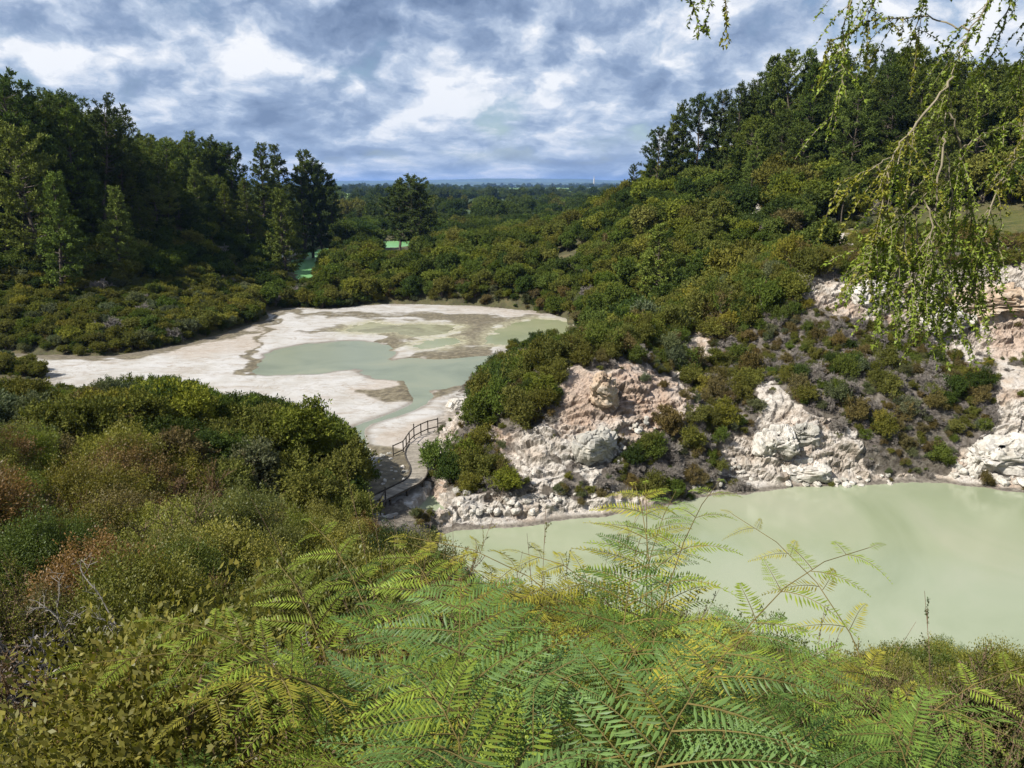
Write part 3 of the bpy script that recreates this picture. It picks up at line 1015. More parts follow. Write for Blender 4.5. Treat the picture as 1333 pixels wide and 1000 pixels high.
def pine_mesh(seed, H, spread, bare=0.25, ragged=0.25, flat_top=0.0):
    """radiata pine: trunk with whorls of limbs, needles in tufts along them"""
    g = np.random.default_rng(seed)
    T, N_ = Geo(), Geo()
    z = np.linspace(-0.6, H, 9)
    sway = np.cumsum(g.normal(size=(9, 2)) * 0.012 * H, 0)
    tp = np.stack([sway[:, 0], sway[:, 1], z], 1)
    r0 = 0.015 * H + 0.05
    T.tube(tp, np.linspace(r0, 0.04, 9), 7)
    ax = lambda t: np.array([np.interp(t * H, z, tp[:, 0]), np.interp(t * H, z, tp[:, 1]), t * H])
    C, D, NN, SZ = [], [], [], []
    t = bare
    while t < 0.985:
        k = g.integers(4, 7)
        a0 = g.uniform(0, 6.28)
        prof = (1 - ((t - bare) / (1 - bare)) ** (1.25 + flat_top * 2.5))
        low = min(1.0, 0.45 + (t - bare) / 0.25)
        for j in range(k):
            if g.random() < ragged * 0.6:
                continue
            a = a0 + j * 6.28 / k + g.normal() * 0.3
            ln = spread * (prof * low * g.uniform(1 - ragged * 1.4, 1.1) + 0.10)
            up = 0.15 + 0.55 * t + g.normal() * 0.15
            dirh = np.array((math.cos(a), math.sin(a), 0))
            s = np.linspace(0, 1, 5)[:, None]
            pts = ax(t) + dirh * ln * s + np.array((0, 0, 1.0)) * (ln * (up * s + 0.15 * s * s - 0.25 * s * (1 - t)))
            T.tube(pts, np.linspace(0.008 * H * (1 - t) + 0.03, 0.015, 5), 3)
            m = max(3, int(ln * 3.4))
            ss = g.uniform(0.28, 1.06, m) ** 0.8
            base = np.stack([np.interp(ss, s[:, 0], pts[:, i]) for i in range(3)], 1)
            base += g.normal(size=(m, 3)) * np.array((0.30, 0.30, 0.16)) * (0.4 + 0.12 * ln)
            per = 16
            bb = np.repeat(base, per, 0)
            dd = unit(g.normal(size=(m * per, 3)) * 0.8 + dirh * 0.55 + np.array((0, 0, 0.75)))
            C.append(bb + g.normal(size=bb.shape) * 0.16)
            D.append(dd)
            NN.append(unit(g.normal(size=bb.shape) * 0.7 + np.array((0, 0, 0.8)) + dirh * 0.4))
            SZ.append(g.uniform(0.7, 1.3, len(bb)))
        t += g.uniform(0.028, 0.05)
    C, D, NN, SZ = (np.concatenate(a) for a in (C, D, NN, SZ))
    N_.leaves(C, D, NN, 0.50 * SZ, 0.095 * SZ)
    return N_.mesh('pine_crown', M_NEEDLE), T.mesh('pine_trunk', M_BARK)


def branching(seed, H, levels=3, kids=5, r0=0.05, spread=0.7, up=0.6, base=4, curl=0.25, seg=4, rmin=0.006):
    """dead or leafless shrub: list of (points, radii, level)"""
    g = np.random.default_rng(seed)
    out = []

    def grow_b(p, d, ln, r, lv):
        pts = [p]
        dd = d.copy()
        for i in range(seg):
            dd = unit(dd + g.normal(size=3) * curl + np.array((0, 0, 0.10 * up)))
            pts.append(pts[-1] + dd * ln / seg)
        pts = np.array(pts)
        out.append((pts, np.linspace(r, max(r * 0.55, rmin), seg + 1), lv))
        if lv < levels:
            for k in range(kids if lv else kids + 1):
                t = g.uniform(0.35, 1.0)
                i = min(int(t * seg), seg - 1)
                q_ = pts[i] + (pts[i + 1] - pts[i]) * (t * seg - i)
                nd = unit(unit(pts[i + 1] - pts[i]) * 0.7 + g.normal(size=3) * spread * 0.75 + np.array((0, 0, 0.25 * up)))
                grow_b(q_, nd, ln * g.uniform(0.45, 0.72), max(r * 0.5, rmin), lv + 1)

    for k in range(base):
        a = g.uniform(0, 6.28)
        d = unit(np.array((math.cos(a) * spread, math.sin(a) * spread, up + 0.4)))
        grow_b(np.array((g.normal() * 0.08, g.normal() * 0.08, -0.1)), d, H * g.uniform(0.45, 0.62), r0, 0)
    return out


def twigs_mesh(name, br, mat, sides=3):
    G = Geo()
    for pts, rad, lv in br:
        G.tube(pts, rad, sides)
    return G.mesh(name, mat)


def sprig_leaves(name, br, seed, L, W, mat, every=0.03, minlv=1, per=2, upw=0.5, fold=0.25):
    g = np.random.default_rng(seed)
    C, D = [], []
    for pts, rad, lv in br:
        if lv < minlv:
            continue
        seglen = np.linalg.norm(np.diff(pts, axis=0), axis=1)
        cum = np.concatenate([[0], np.cumsum(seglen)])
        n = max(2, int(cum[-1] / every))
        s = g.uniform(0.12, 1.0, n * per) * cum[-1]
        P = np.stack([np.interp(s, cum, pts[:, i]) for i in range(3)], 1)
        ax_ = unit(pts[-1] - pts[0])
        C.append(P)
        D.append(unit(g.normal(size=P.shape) * 0.8 + ax_ * 0.7 + np.array((0, 0, upw))))
    C, D = np.concatenate(C), np.concatenate(D)
    N = unit(g.normal(size=C.shape) * 0.6 + np.array((0, 0, 0.9)))
    s = g.uniform(0.6, 1.3, len(C))
    G = Geo()
    G.leaves(C, D, N, L * s, W * s, fold=fold)
    return G.mesh(name, mat)


# ------------------------------------------------------------------ one mesh set of each kind of plant
def scrub_tree_set(n, fine):
    out = []
    for k in range(n):
        g = np.random.default_rng(100 + k + (50 if fine else 0))
        rx, ry = g.uniform(1.7, 2.2), g.uniform(1.7, 2.2)
        rz = g.uniform(1.25, 1.7)
        if fine:
            me, LC = crown_mesh('scrub_crown', 200 + k, rx, ry, rz, 2.1, 24, 420, 46, 0.165, 0.040, M_LEAF, 0.7, 0.33, -0.95, tuft=0.9)
        else:
            me, LC = crown_mesh('scrub_crown', 300 + k, rx, ry, rz, 2.0, 24, 300, 30, 0.25, 0.07, M_LEAF, 0.7, 0.36, -0.95, tuft=0.8)
        out.append((me, stems_mesh('scrub_trunk', 400 + k, LC, 0.09, M_BARK, n=8)))
    return out


def scrub_bush_set(n):
    out = []
    for k in range(n):
        g = np.random.default_rng(500 + k)
        me, LC = crown_mesh('bush_foliage', 510 + k, g.uniform(.95, 1.2), g.uniform(.95, 1.2), g.uniform(.62, .85), 0.62, 16, 170, 32, 0.125, 0.028, M_LEAF, 0.8, 0.23, -0.8, tuft=1.1)
        out.append((me, stems_mesh('bush_stem', 520 + k, LC, 0.035, M_GREY, n=10, sides=3)))
    return out


SCRUB = scrub_tree_set(6, False)
SCRUB_FINE = scrub_tree_set(5, True)
BUSH = scrub_bush_set(6)
PINES = [pine_mesh(600, 24, 4.9, .10, .25), pine_mesh(601, 25, 5.6, .18, .38, 0.6), pine_mesh(602, 21, 4.7, .06, .22), pine_mesh(603, 26, 5.0, .40, .42, 0.9),
         pine_mesh(604, 20, 4.3, .05, .2), pine_mesh(605, 23, 5.9, .2, .32, 0.8)]
DEAD = [twigs_mesh('dead_twigs', branching(700 + k, 1.5, 3, 6, 0.03, 0.95, 0.55, 6, 0.3, 3, 0.012), M_GREY) for k in range(5)]

NEAR = []                                                            # near bushes: twigs and small leaves
for k in range(6):
    br = branching(800 + k, 1.7, 3, 6, 0.028, 0.75, 0.75, 6, 0.18, 3, 0.004)
    NEAR.append((sprig_leaves('bush_leaves', br, 810 + k, 0.028, 0.0078, M_SPRIG, 0.022, 1, 2), twigs_mesh('bush_twigs', br, M_BROWN)))
NEAR_FULL = []                                                       # rounder and denser, for the slope below
for k in range(5):
    g = np.random.default_rng(830 + k)
    me, LC = crown_mesh('bush_leaves', 840 + k, g.uniform(.95, 1.2), g.uniform(.95, 1.2), g.uniform(.7, .9), 0.8, 18, 400, 60, 0.046, 0.0115, M_SPRIG, 0.9, 0.22, -0.7, tuft=1.1)
    NEAR_FULL.append((me, stems_mesh('bush_twigs', 850 + k, LC, 0.03, M_BROWN, n=12, sides=3)))


def frond_mesh(seed, lobed, droop=0.35):
    """one pinna of bracken, a metre long: midrib with paired narrow segments"""
    g = np.random.default_rng(seed)
    G = Geo()
    s = np.linspace(0, 1, 9)
    mid = np.stack([s * (1 - 0.06 * s), 0.05 * np.sin(s * 2.5 + g.uniform(-1, 1)), -droop * s ** 2 + 0.10 * s], 1)
    G.tube(mid, np.linspace(0.008, 0.002, 9), 3, m=1)
    n = 18
    tt = np.linspace(0.06, 0.98, n) + g.normal(size=n) * 0.006
    C, D, N, L, W = [], [], [], [], []
    for side in (-1, 1):
        for i, t in enumerate(tt):
            c = np.array([np.interp(t, s, mid[:, k]) for k in range(3)])
            ln = (0.225 * (1 - t) ** 0.7 * min(1, 0.5 + t * 3) + 0.018) * g.uniform(0.85, 1.12)
            d = unit(np.array((0.50 + 0.35 * t, side * 1.0, -0.20 + g.normal() * 0.12)))
            nrm = unit(np.array((g.normal() * 0.15, -side * 0.15 + g.normal() * 0.15, 1.0)))
            if not lobed:
                C.append(c), D.append(d), N.append(nrm), L.append(ln), W.append(0.0105 + 0.022 * ln)
            else:
                C.append(c), D.append(d), N.append(nrm), L.append(ln), W.append(0.005)
                kk = max(2, int(ln / 0.026))
                sd = unit(np.cross(nrm, d))
                for u in range(1, kk):
                    f = u / kk
                    p = c + d * ln * f + np.array((0, 0, -0.12 * ln * f * f))
                    for s2 in (-1, 1):
                        C.append(p), D.append(unit(d * 0.8 + sd * s2)), N.append(nrm), L.append(0.032 * (1 - f) ** 0.7 * (0.5 + ln * 2.0) + 0.006), W.append(0.0062)
    G.leaves(C, D, N, L, W, fold=-0.25)
    return G.mesh('fern_frond', [M_FERN, M_STALK])


FROND = [frond_mesh(900, False, .45), frond_mesh(901, False, 0.6), frond_mesh(902, False, .3), frond_mesh(903, True, 0.5), frond_mesh(904, True, 0.3)]

# ------------------------------------------------------------------ where each plant grows
TONE = {'dark green': (0.043, 0.064, 0.017), 'mid green': (0.080, 0.107, 0.023), 'yellow green': (0.132, 0.150, 0.026), 'olive': (0.110, 0.115, 0.028),
        'brownish': (0.116, 0.095, 0.040), 'grey green': (0.094, 0.108, 0.056), 'russet': (0.155, 0.098, 0.040), 'golden green': (0.165, 0.160, 0.032)}
ITEMS = []


class Table:
    """values of a function of the place, worked out once on a grid"""
    def __init__(self, fn, x0, x1, y0, y1, st):
        self.x0, self.y0, self.st = x0, y0, st
        xs, ys = np.arange(x0, x1 + st, st), np.arange(y0, y1 + st, st)
        gx, gy = np.meshgrid(xs, ys)
        self.T = fn(np.stack([gx.ravel(), gy.ravel()], 1)).reshape(gx.shape)

    def __call__(self, x, y):
        u = min(max((x - self.x0) / self.st, 0), self.T.shape[1] - 1.001)
        v = min(max((y - self.y0) / self.st, 0), self.T.shape[0] - 1.001)
        i, j = int(u), int(v)
        u, v = u - i, v - j
        t = self.T
        return float(t[j, i] * (1 - u) * (1 - v) + t[j, i + 1] * u * (1 - v) + t[j + 1, i] * (1 - u) * v + t[j + 1, i + 1] * u * v)


T_TERR = Table(lambda P: seg_dist(P, TERRACE), -130, 30, 40, 190, 0.8)
T_LAKE = Table(lambda P: seg_dist(P, LAKE), -15, 80, 25, 80, 0.6)
T_OUT = Table(lambda P: seg_dist(P, OUTLET), -15, 0, 45, 65, 0.4)
T_GREEN = Table(lambda P: seg_dist(P, GREEN), -90, 10, 180, 400, 1.5)
T_ROCK = Table(lambda P: rock_mask(np.concatenate([P, hlook(P[:, 0], P[:, 1])[:, None]], 1)), -14, 90, 48, 180, 0.6)
T_N = {sd: Table(lambda P, sd=sd, sc=sc: fbm(P, sc, 2, .5, sd), x0, 130, 0, 430, st) for sd, sc, x0, st in ((91, 1 / 18, -130, 2), (92, .1, -80, 1.5), (93, .2, -40, 1.0), (94, .25, -40, .8))}


def rock_at(x, y):
    return T_ROCK(x, y) if -13 < x < 89 and 49 < y < 179 else 0.0



def hl(x, y):
    fx = min(max((x + 150) / 0.5, 0), len(_HX) - 1.001)
    fy = min(max(y / 0.5, 0), len(_HY) - 1.001)
    i, j = int(fx), int(fy)
    u, v = fx - i, fy - j
    return float(_HT[j, i] * (1 - u) * (1 - v) + _HT[j, i + 1] * u * (1 - v) + _HT[j + 1, i] * (1 - u) * v + _HT[j + 1, i + 1] * u * v)


def item(kind, x, y, r, h, s, tone, zone, z=None, mesh=None, sz=None):
    ITEMS.append(dict(kind=kind, x=float(x), y=float(y), z=hl(x, y) if z is None else z, r=r * s, h=h * s, s=s, sz=s if sz is None else sz, tone=tone, zone=zone, mesh=mesh,
                      rot=rnd.uniform(0, 6.283)))


def top_px(x, y, z):
    z -= CAM_Z
    f = max(y * CP - z * SP, 0.05)
    return CX + FPX * x / f, CY - FPX * (y * SP + z * CP) / f, f


def curve(pts):
    xs, ys = [p[0] for p in pts], [p[1] for p in pts]
    return lambda v: float(np.interp(v, xs, ys))


SKY_L = [(-60, 100), (7, 102), (19, 110), (37, 133), (52, 142), (73, 141), (92, 134), (112, 131), (136, 152), (146, 179), (167, 177), (184, 185), (211, 184), (231, 185), (253, 172), (266, 184),
         (282, 186), (302, 190), (335, 187), (362, 189), (384, 196), (398, 209), (413, 215), (428, 226), (440, 244)]
SKY_R = [(824, 214), (846, 186), (860, 168), (876, 150), (896, 136), (912, 126), (935, 118), (960, 108), (988, 104), (1002, 92), (1016, 72), (1036, 64), (1056, 64), (1076, 72), (1105, 72), (1136, 58),
         (1160, 64), (1184, 62), (1224, 70), (1262, 80), (1300, 78), (1345, 72), (1420, 70)]
sky_l, sky_r = curve(SKY_L), curve(SKY_R)
sky_scrub = curve([(-100, 300), (430, 258), (480, 266), (560, 272), (700, 272), (735, 266), (765, 254), (800, 238), (825, 224), (850, 208), (900, 170), (1000, 130), (1400, 130)])
pine_l = curve([(-80, 346), (0, 345), (150, 335), (250, 320), (350, 302), (440, 262)])
pine_r = curve([(800, 215), (840, 208), (870, 208), (905, 222), (940, 248), (980, 272), (1100, 284), (1450, 276)])
bank_top = curve([(-120, 494), (0, 496), (60, 494), (100, 500), (150, 494), (200, 483), (240, 492), (290, 506), (330, 513), (370, 513), (420, 530), (450, 566), (478, 610), (490, 658), (520, 682), (545, 698), (575, 716),
                  (600, 740), (700, 765), (760, 770), (900, 800), (960, 805), (1060, 862), (1180, 835), (1333, 850), (1500, 860)])

near_top = curve([(395, 560), (425, 640), (465, 668), (520, 686), (560, 704), (600, 740)])
PINE_H = [24, 25, 21, 26, 20, 23]
PINE_R = [4.2, 5.0, 3.9, 4.6, 3.4, 5.2]


def pine(px, py, Y, v, zone, tone=None, wide=1.0):
    """a pine whose tip is seen at px, py"""
    p = at_depth(px, py, Y)
    z = hl(p[0], p[1])
    h = p[2] - z
    if h < 4:
        return
    s = h / PINE_H[v]
    w = max(s, 0.75 * s + 0.2) * wide
    ITEMS.append(dict(kind='pine', x=p[0], y=p[1], z=z, r=PINE_R[v] * w, h=h, s=w, sz=s, tone=tone or rnd.choice(['pine dark', 'pine dark', 'pine mid']), zone=zone, mesh=v, rot=rnd.uniform(0, 6.28)))


TONE['grey'] = TONE['brown'] = (.2, .2, .2)
TONE['pine dark'] = (0.060, 0.083, 0.023)
TONE['pine mid'] = (0.098, 0.126, 0.029)
TONE['pine light'] = (0.125, 0.152, 0.034)

for i, (px, py) in enumerate(SKY_L[1:-1]):
    Y = float(np.interp(px, [0, 140, 250, 430], [142, 160, 215, 262])) + rnd.uniform(-6, 6)
    v = {2: 3, 5: 1, 6: 3, 7: 3, 8: 5, 14: 0}.get(i, rnd.choice([0, 1, 2, 3, 5]))
    pine(px, py, Y, v, 'left forest', 'pine dark' if i in (0, 1, 2, 5, 6, 7, 14) or i > 15 else 'pine mid', 1.0)
for i, (px, py) in enumerate(SKY_R[:-1]):
    Y = float(np.interp(px, [820, 900, 1000, 1100, 1300], [205, 196, 186, 178, 168])) + rnd.uniform(-4, 4)
    pine(px, py, Y, rnd.choice([0, 2, 4, 5, 1]) if i > 3 else [3, 3, 5, 0][i], 'right forest', None, 0.62 if i < 2 else 0.9)
# single pines that stand out
pine(362, 245, 192, 4, 'left slope', 'pine light', 1.15)
pine(245, 208, 185, 0, 'left forest', 'pine light', 0.85)
pine(28, 165, 132, 5, 'left forest', 'pine light', 1.0)
pine(60, 225, 128, 2, 'left forest', 'pine mid')
pine(142, 243, 138, 2, 'left forest', 'pine light')
pine(318, 232, 205, 2, 'left forest', 'pine light')
pine(285, 240, 200, 2, 'left forest', 'pine light')
pine(533, 231, 255, 5, 'valley', 'pine dark', 1.35)
pine(519, 237, 258, 1, 'valley', 'pine dark', 1.25)
pine(547, 239, 252, 0, 'valley', 'pine dark', 1.3)
pine(866, 290, 118, 4, 'right slope', 'pine light', 1.2)
pine(930, 262, 128, 4, 'right slope', 'pine light', 1.1)
pine(1102, 216, 132, 3, 'right forest', 'pine light', .6)

# forests fill up behind the skyline trees
for gx in np.arange(-150, 150, 5.0):
    for gy in np.arange(112, 300, 5.0):
        x, y = gx + rnd.uniform(-2, 2), gy + rnd.uniform(-2, 2)
        z = hl(x, y)
        px, py, f = top_px(x, y, z)
        if not -110 < px < 1440:
            continue
        left = px < 440 and x < -40 and py < pine_l(px)
        right = px > 835 and py < pine_r(px) and y < 235 and x > 25
        if not (left or right):
            continue
        if (y > 175 and T_GREEN(x, y) > -15):
            continue
        v = rnd.choice([0, 1, 2, 3, 4, 5])
        h = rnd.uniform(13, 24) if left else rnd.uniform(12, 22)
        edge = (pine_l(px) - py if left else pine_r(px) - py)
        h *= min(1.0, 0.38 + edge / (75 if left else 60)) * rnd.uniform(.8, 1.1)
        lim = (sky_l(px) if left else sky_r(px)) + rnd.uniform(4, 22)
        hmax = at_depth(px, lim, y)[2] - z
        h = min(h, hmax)
        if h < 5:
            continue
        if right and rnd.random() < (.55 if edge < 30 else .28):
            h = min(h, rnd.uniform(6, 10))
            item('scrub tree', x, y, 2.3, 4.2, h / 4.2, rnd.choice(['mid green', 'dark green', 'olive', 'yellow green']), 'right forest', z=z, mesh=rnd.randrange(6))
            continue
        s = h / PINE_H[v]
        lightp = 0.12 if left else 0.25
        tone = 'pine light' if rnd.random() < lightp else rnd.choice(['pine dark', 'pine mid'])
        ITEMS.append(dict(kind='pine', x=x, y=y, z=z, r=PINE_R[v] * (0.6 * s + 0.3), h=h, s=0.6 * s + 0.3, sz=s, tone=tone, zone='left forest' if left else 'right forest', mesh=v, rot=rnd.uniform(0, 6.28)))


def zone_of(x, y, px, py):
    if y < 100 and x < -4 and y > 40 and not (x > -12 and y > 56):
        return 'bank'
    if y >= 94 and (px < 384 if y < 300 else px < 440) and x < -38:
        return 'left slope'
    if y > 250:
        return 'valley'
    if px < 770 and y > 140:
        return 'mound'
    if x < 13.5 and y < 97:
        return 'promontory'
    if y < 92:
        return 'cliff'
    return 'right slope'


def scatter(step, x0, x1, y0, y1):
    for gx in np.arange(x0, x1, step):
        for gy in np.arange(y0, y1, step):
            yield gx + rnd.uniform(-.5, .5) * step, gy + rnd.uniform(-.5, .5) * step


def free(x, y, pad=0.6):
    if y > 38 and y < 189 and -129 < x < 29 and T_TERR(x, y) > -pad:
        return False
    if x > -14 and 26 < y < 79 and T_LAKE(x, y) > -pad * 0.7:
        return False
    if -14 < x < -1 and 46 < y < 64 and T_OUT(x, y) > -.5:
        return False
    return not (y > 181 and T_GREEN(x, y) > -pad - 1)


_mx = np.array(MOSS_PX, float)
T_MOSS = Table(lambda P: seg_dist(P, _mx), 900, 1460, 240, 400, 4)


def moss_in(px, py):
    return T_MOSS(px, py) if px > 905 and 245 < py < 395 else -50


def pick(*pairs):
    t = rnd.random() * sum(w for _, w in pairs)
    for k, w in pairs:
        t -= w
        if t <= 0:
            return k
    return pairs[-1][0]


patch_n = lambda x, y, sc, seed: T_N[seed](x, y)

_cap = curve([(590, 575), (608, 520), (622, 488), (648, 458), (675, 446), (700, 440), (735, 437), (752, 428), (775, 415)])
_cap2 = curve([(370, 366), (384, 374), (394, 379), (402, 366), (412, 346), (424, 330)])


def view_cap(px, x, y, z):
    """how tall a plant may be there without hiding the lime pool behind the promontory"""
    if 590 < px < 770 and y < 127:
        return at_depth(px, _cap(px) + rnd.uniform(0, 7), y)[2] - z
    if 364 < px < 428 and y < 238:
        return at_depth(px, _cap2(px) + rnd.uniform(0, 4), y)[2] - z
    if 492 < px < 545 and y < 320:
        return at_depth(px, 322 + rnd.uniform(0, 4), y)[2] - z
    return 99


# scrub trees: left slope, mound, right slope, valley
for lo, hi, step in ((94, 170, 3.0), (170, 250, 3.7), (250, 430, 6.5)):
    for x, y in scatter(step, -125, 125, lo, hi):
        z = hl(x, y)
        px, py, f = top_px(x, y, z)
        if not -60 < px < 1400 or not free(x, y, 0.25):
            continue
        zn = zone_of(x, y, px, py)
        if zn in ('cliff', 'promontory', 'bank'):
            continue
        if zn == 'left slope' and py < pine_l(px) - 12:
            continue
        if zn == 'right slope' and px > 835 and py < pine_r(px) - 8:
            continue
        if moss_in(px, py) > -4 and y < 150:
            continue
        if rock_at(x, y) > 0.4:
            continue
        n = patch_n(x, y, 1 / 18, 91)
        if zn == 'left slope':
            tone = pick(('dark green', 3 - 2 * n), ('mid green', 2 + n), ('olive', 1.2 + n), ('yellow green', .5))
            s = rnd.uniform(0.75, 1.25)
            if py > 372 and px < 345:
                s *= 0.62
                tone = pick(('olive', 4), ('golden green', 1.5), ('grey green', 1), ('mid green', 1))
        elif zn == 'mound':
            tone = pick(('dark green', 1.5 - n), ('mid green', 3), ('olive', 2 + n), ('yellow green', 1.3 + n))
            s = rnd.uniform(0.6, 1.45) * (0.8 if y < 166 else 1)
        elif zn == 'valley':
            tone = pick(('dark green', 3), ('mid green', 2), ('olive', .8))
            s = rnd.uniform(1.1, 2.0)
        else:
            tone = pick(('olive', 3 + 2 * n), ('yellow green', 1.8 + n), ('mid green', 3 - n), ('dark green', 1.8 - n), ('brownish', .25), ('golden green', .4 + n))
            s = rnd.uniform(0.55, 1.2)
            if rnd.random() < .10:
                s *= 1.5
            if py < 310:
                s *= rnd.uniform(1.0, 1.5)
                tone = pick(('dark green', 2), ('mid green', 2), ('olive', 1.5 + n), ('yellow green', 1))
        lim = sky_scrub(px) + rnd.uniform(2, 9) if not (zn == 'left slope') else -999
        hmax = at_depth(px, lim, y)[2] - z if lim > -900 else 99
        if 4.2 * s > hmax:
            s = hmax / 4.2
        s = min(s, view_cap(px, x, y, z) / 4.9)
        if s < 0.35:
            continue
        if zn != 'valley' and rnd.random() < .05 and y < 190:
            item('dead', x, y, 1.0, 1.3, rnd.uniform(1.4, 2.6), 'grey', zn, z=z, mesh=rnd.randrange(5))
            continue
        item('scrub tree', x, y, 2.3, 4.2, s, tone, zn, z=z, mesh=rnd.randrange(6), sz=s * rnd.uniform(.85, 1.2))

# low scrub between the left hill and the terrace, and along the back of the terrace
for x, y in scatter(1.75, -112, -30, 94, 162):
    z = hl(x, y)
    px, py, f = top_px(x, y, z)
    if not -60 < px < 390 or py < 368 or not free(x, y, 0.3):
        continue
    s = rnd.uniform(.36, .68)
    item('scrub tree', x, y, 2.3, 4.2, s, pick(('olive', 4), ('golden green', 1.2), ('grey green', 1), ('mid green', 1.2), ('dark green', .6)), 'left slope', z=z, mesh=rnd.randrange(6), sz=s * rnd.uniform(.8, 1.1))
for x, y in scatter(2.0, -62, 14, 128, 170):
    t = T_TERR(x, y)
    if not -4.5 < t < -.4 or not free(x, y, .3):
        continue
    z = hl(x, y)
    px, py, f = top_px(x, y, z)
    s = rnd.uniform(.4, .75)
    item('scrub tree', x, y, 2.3, 4.2, s, pick(('olive', 3), ('mid green', 2), ('grey green', 1), ('brownish', 1), ('dark green', 1)), zone_of(x, y, px, py), z=z, mesh=rnd.randrange(6), sz=s * rnd.uniform(.8, 1.1))

# trees on the near bank, left of the boardwalk
for x, y in scatter(2.6, -75, -3, 40, 98):
    z = hl(x, y)
    px, py, f = top_px(x, y, z)
    if not -60 < px < 520 or not free(x, y, 0.8):
        continue
    if 338 < px < 385 and 605 < py < 690:
        continue
    s = rnd.uniform(0.7, 1.5) * (1.15 if y > 52 else 0.85)
    if 0 < px < 120 and y > 66:
        s *= 0.6
    lim = bank_top(px) + rnd.uniform(0, 10)
    s = min(s, (at_depth(px, lim, y)[2] - z) / 4.3)
    if px < 110 and y > 66:
        s = max(s, .15)
    rpx = 2.0 * s * FPX / f
    if s < 0.14 or px + rpx * 0.9 > 497:
        continue
    n = patch_n(x, y, 1 / 10, 92)
    tone = pick(('dark green', 2.2), ('mid green', 3 + n), ('yellow green', 1.2), ('olive', 1.0)) if px > 190 and y > 46 else pick(('olive', 3), ('grey green', 1.5), ('mid green', 1.6), ('golden green', 1.2), ('brownish', .7))
    item('bank tree', x, y, 2.2, 4.3, s, tone, 'bank', z=z, mesh=rnd.randrange(5), sz=s * rnd.uniform(.9, 1.15))

def bank_tree(px, py, Y, tone):
    p = at_depth(px, py, Y)
    z = hl(p[0], p[1])
    s = (p[2] - z) / 4.2
    if s > .3:
        item('bank tree', p[0], p[1], 2.2, 4.3, s, tone, 'bank', z=z, mesh=rnd.randrange(5), sz=s)


for px, py, Y, tone in ((352, 518, 60, 'mid green'), (384, 520, 61, 'dark green'), (408, 530, 60, 'mid green'), (430, 545, 58.5, 'mid green'), (446, 566, 57.5, 'yellow green'), (458, 590, 56, 'mid green'), (436, 585, 55, 'dark green'),
                        (412, 565, 57, 'dark green'), (448, 618, 54.5, 'mid green'), (425, 615, 53.5, 'yellow green'), (405, 600, 54, 'mid green'), (392, 560, 58, 'mid green'), (320, 512, 62, 'dark green'),
                        (430, 645, 52, 'mid green')):
    bank_tree(px, py, Y, tone)

# bushes on cliff, promontory and the mossy flat
for x, y in scatter(1.25, -9, 66, 51, 118):
    z = hl(x, y)
    px, py, f = top_px(x, y, z)
    if px > 1400 or px < 545 or not free(x, y, 0.5):
        continue
    if px < 607 and 505 < py < 588:
        continue
    zn = zone_of(x, y, px, py)
    mossy = moss_in(px, py) > 0 and 78 < y < 150
    if zn not in ('cliff', 'promontory') and not mossy:
        continue
    rk = rock_at(x, y)
    n = patch_n(x, y, 1 / 5, 93)
    if mossy:
        if rnd.random() < 0.12 + 0.3 * (n < -0.1):
            continue
        item('bush', x, y, 1.1, 1.4, rnd.uniform(.4, .95), pick(('olive', 2), ('brownish', 2), ('golden green', 1)), 'flat', z=z, mesh=rnd.randrange(6))
        continue
    if rk > 0.2 and rnd.random() < 0.97:
        continue
    if rk <= 0.2 and rnd.random() < 0.08:
        continue
    back = y > 78 or (zn == 'promontory' and y > 68)
    dead = rnd.random() < (0.04 if back else 0.22 + 0.12 * (n > 0))
    if dead:
        item('dead', x, y, 1.0, 1.3, rnd.uniform(.6, 1.15), 'grey', zn, z=z, mesh=rnd.randrange(5))
        continue
    if zn == 'promontory':
        tone = pick(('dark green', 1), ('olive', 3), ('mid green', 1.5), ('brownish', 1.3), ('yellow green', .5))
        s = rnd.uniform(0.6, 1.6) * (1.15 if px < 700 and y > 60 else 1)
    else:
        tone = pick(('olive', 3), ('brownish', 2.0 if not back else .8), ('mid green', 1 if not back else 2), ('grey green', .8), ('dark green', .7), ('golden green', .8 if back else .2))
        s = rnd.uniform(0.5, 1.5) * (1.2 if back else 1)
    if rk > 0.3:
        s *= 0.6
    if not back and px > 675:
        s *= rnd.uniform(0.6, 0.95)
    if 985 < px and y > 70 and py > 395 and y < 79:
        s *= 0.62
    s = min(s, view_cap(px, x, y, z) / 1.8)
    if s < .28:
        continue
    item('bush', x, y, 1.15, 1.5, s, tone, zn, z=z - 0.05, mesh=rnd.randrange(6), sz=s * rnd.uniform(.9, 1.3))

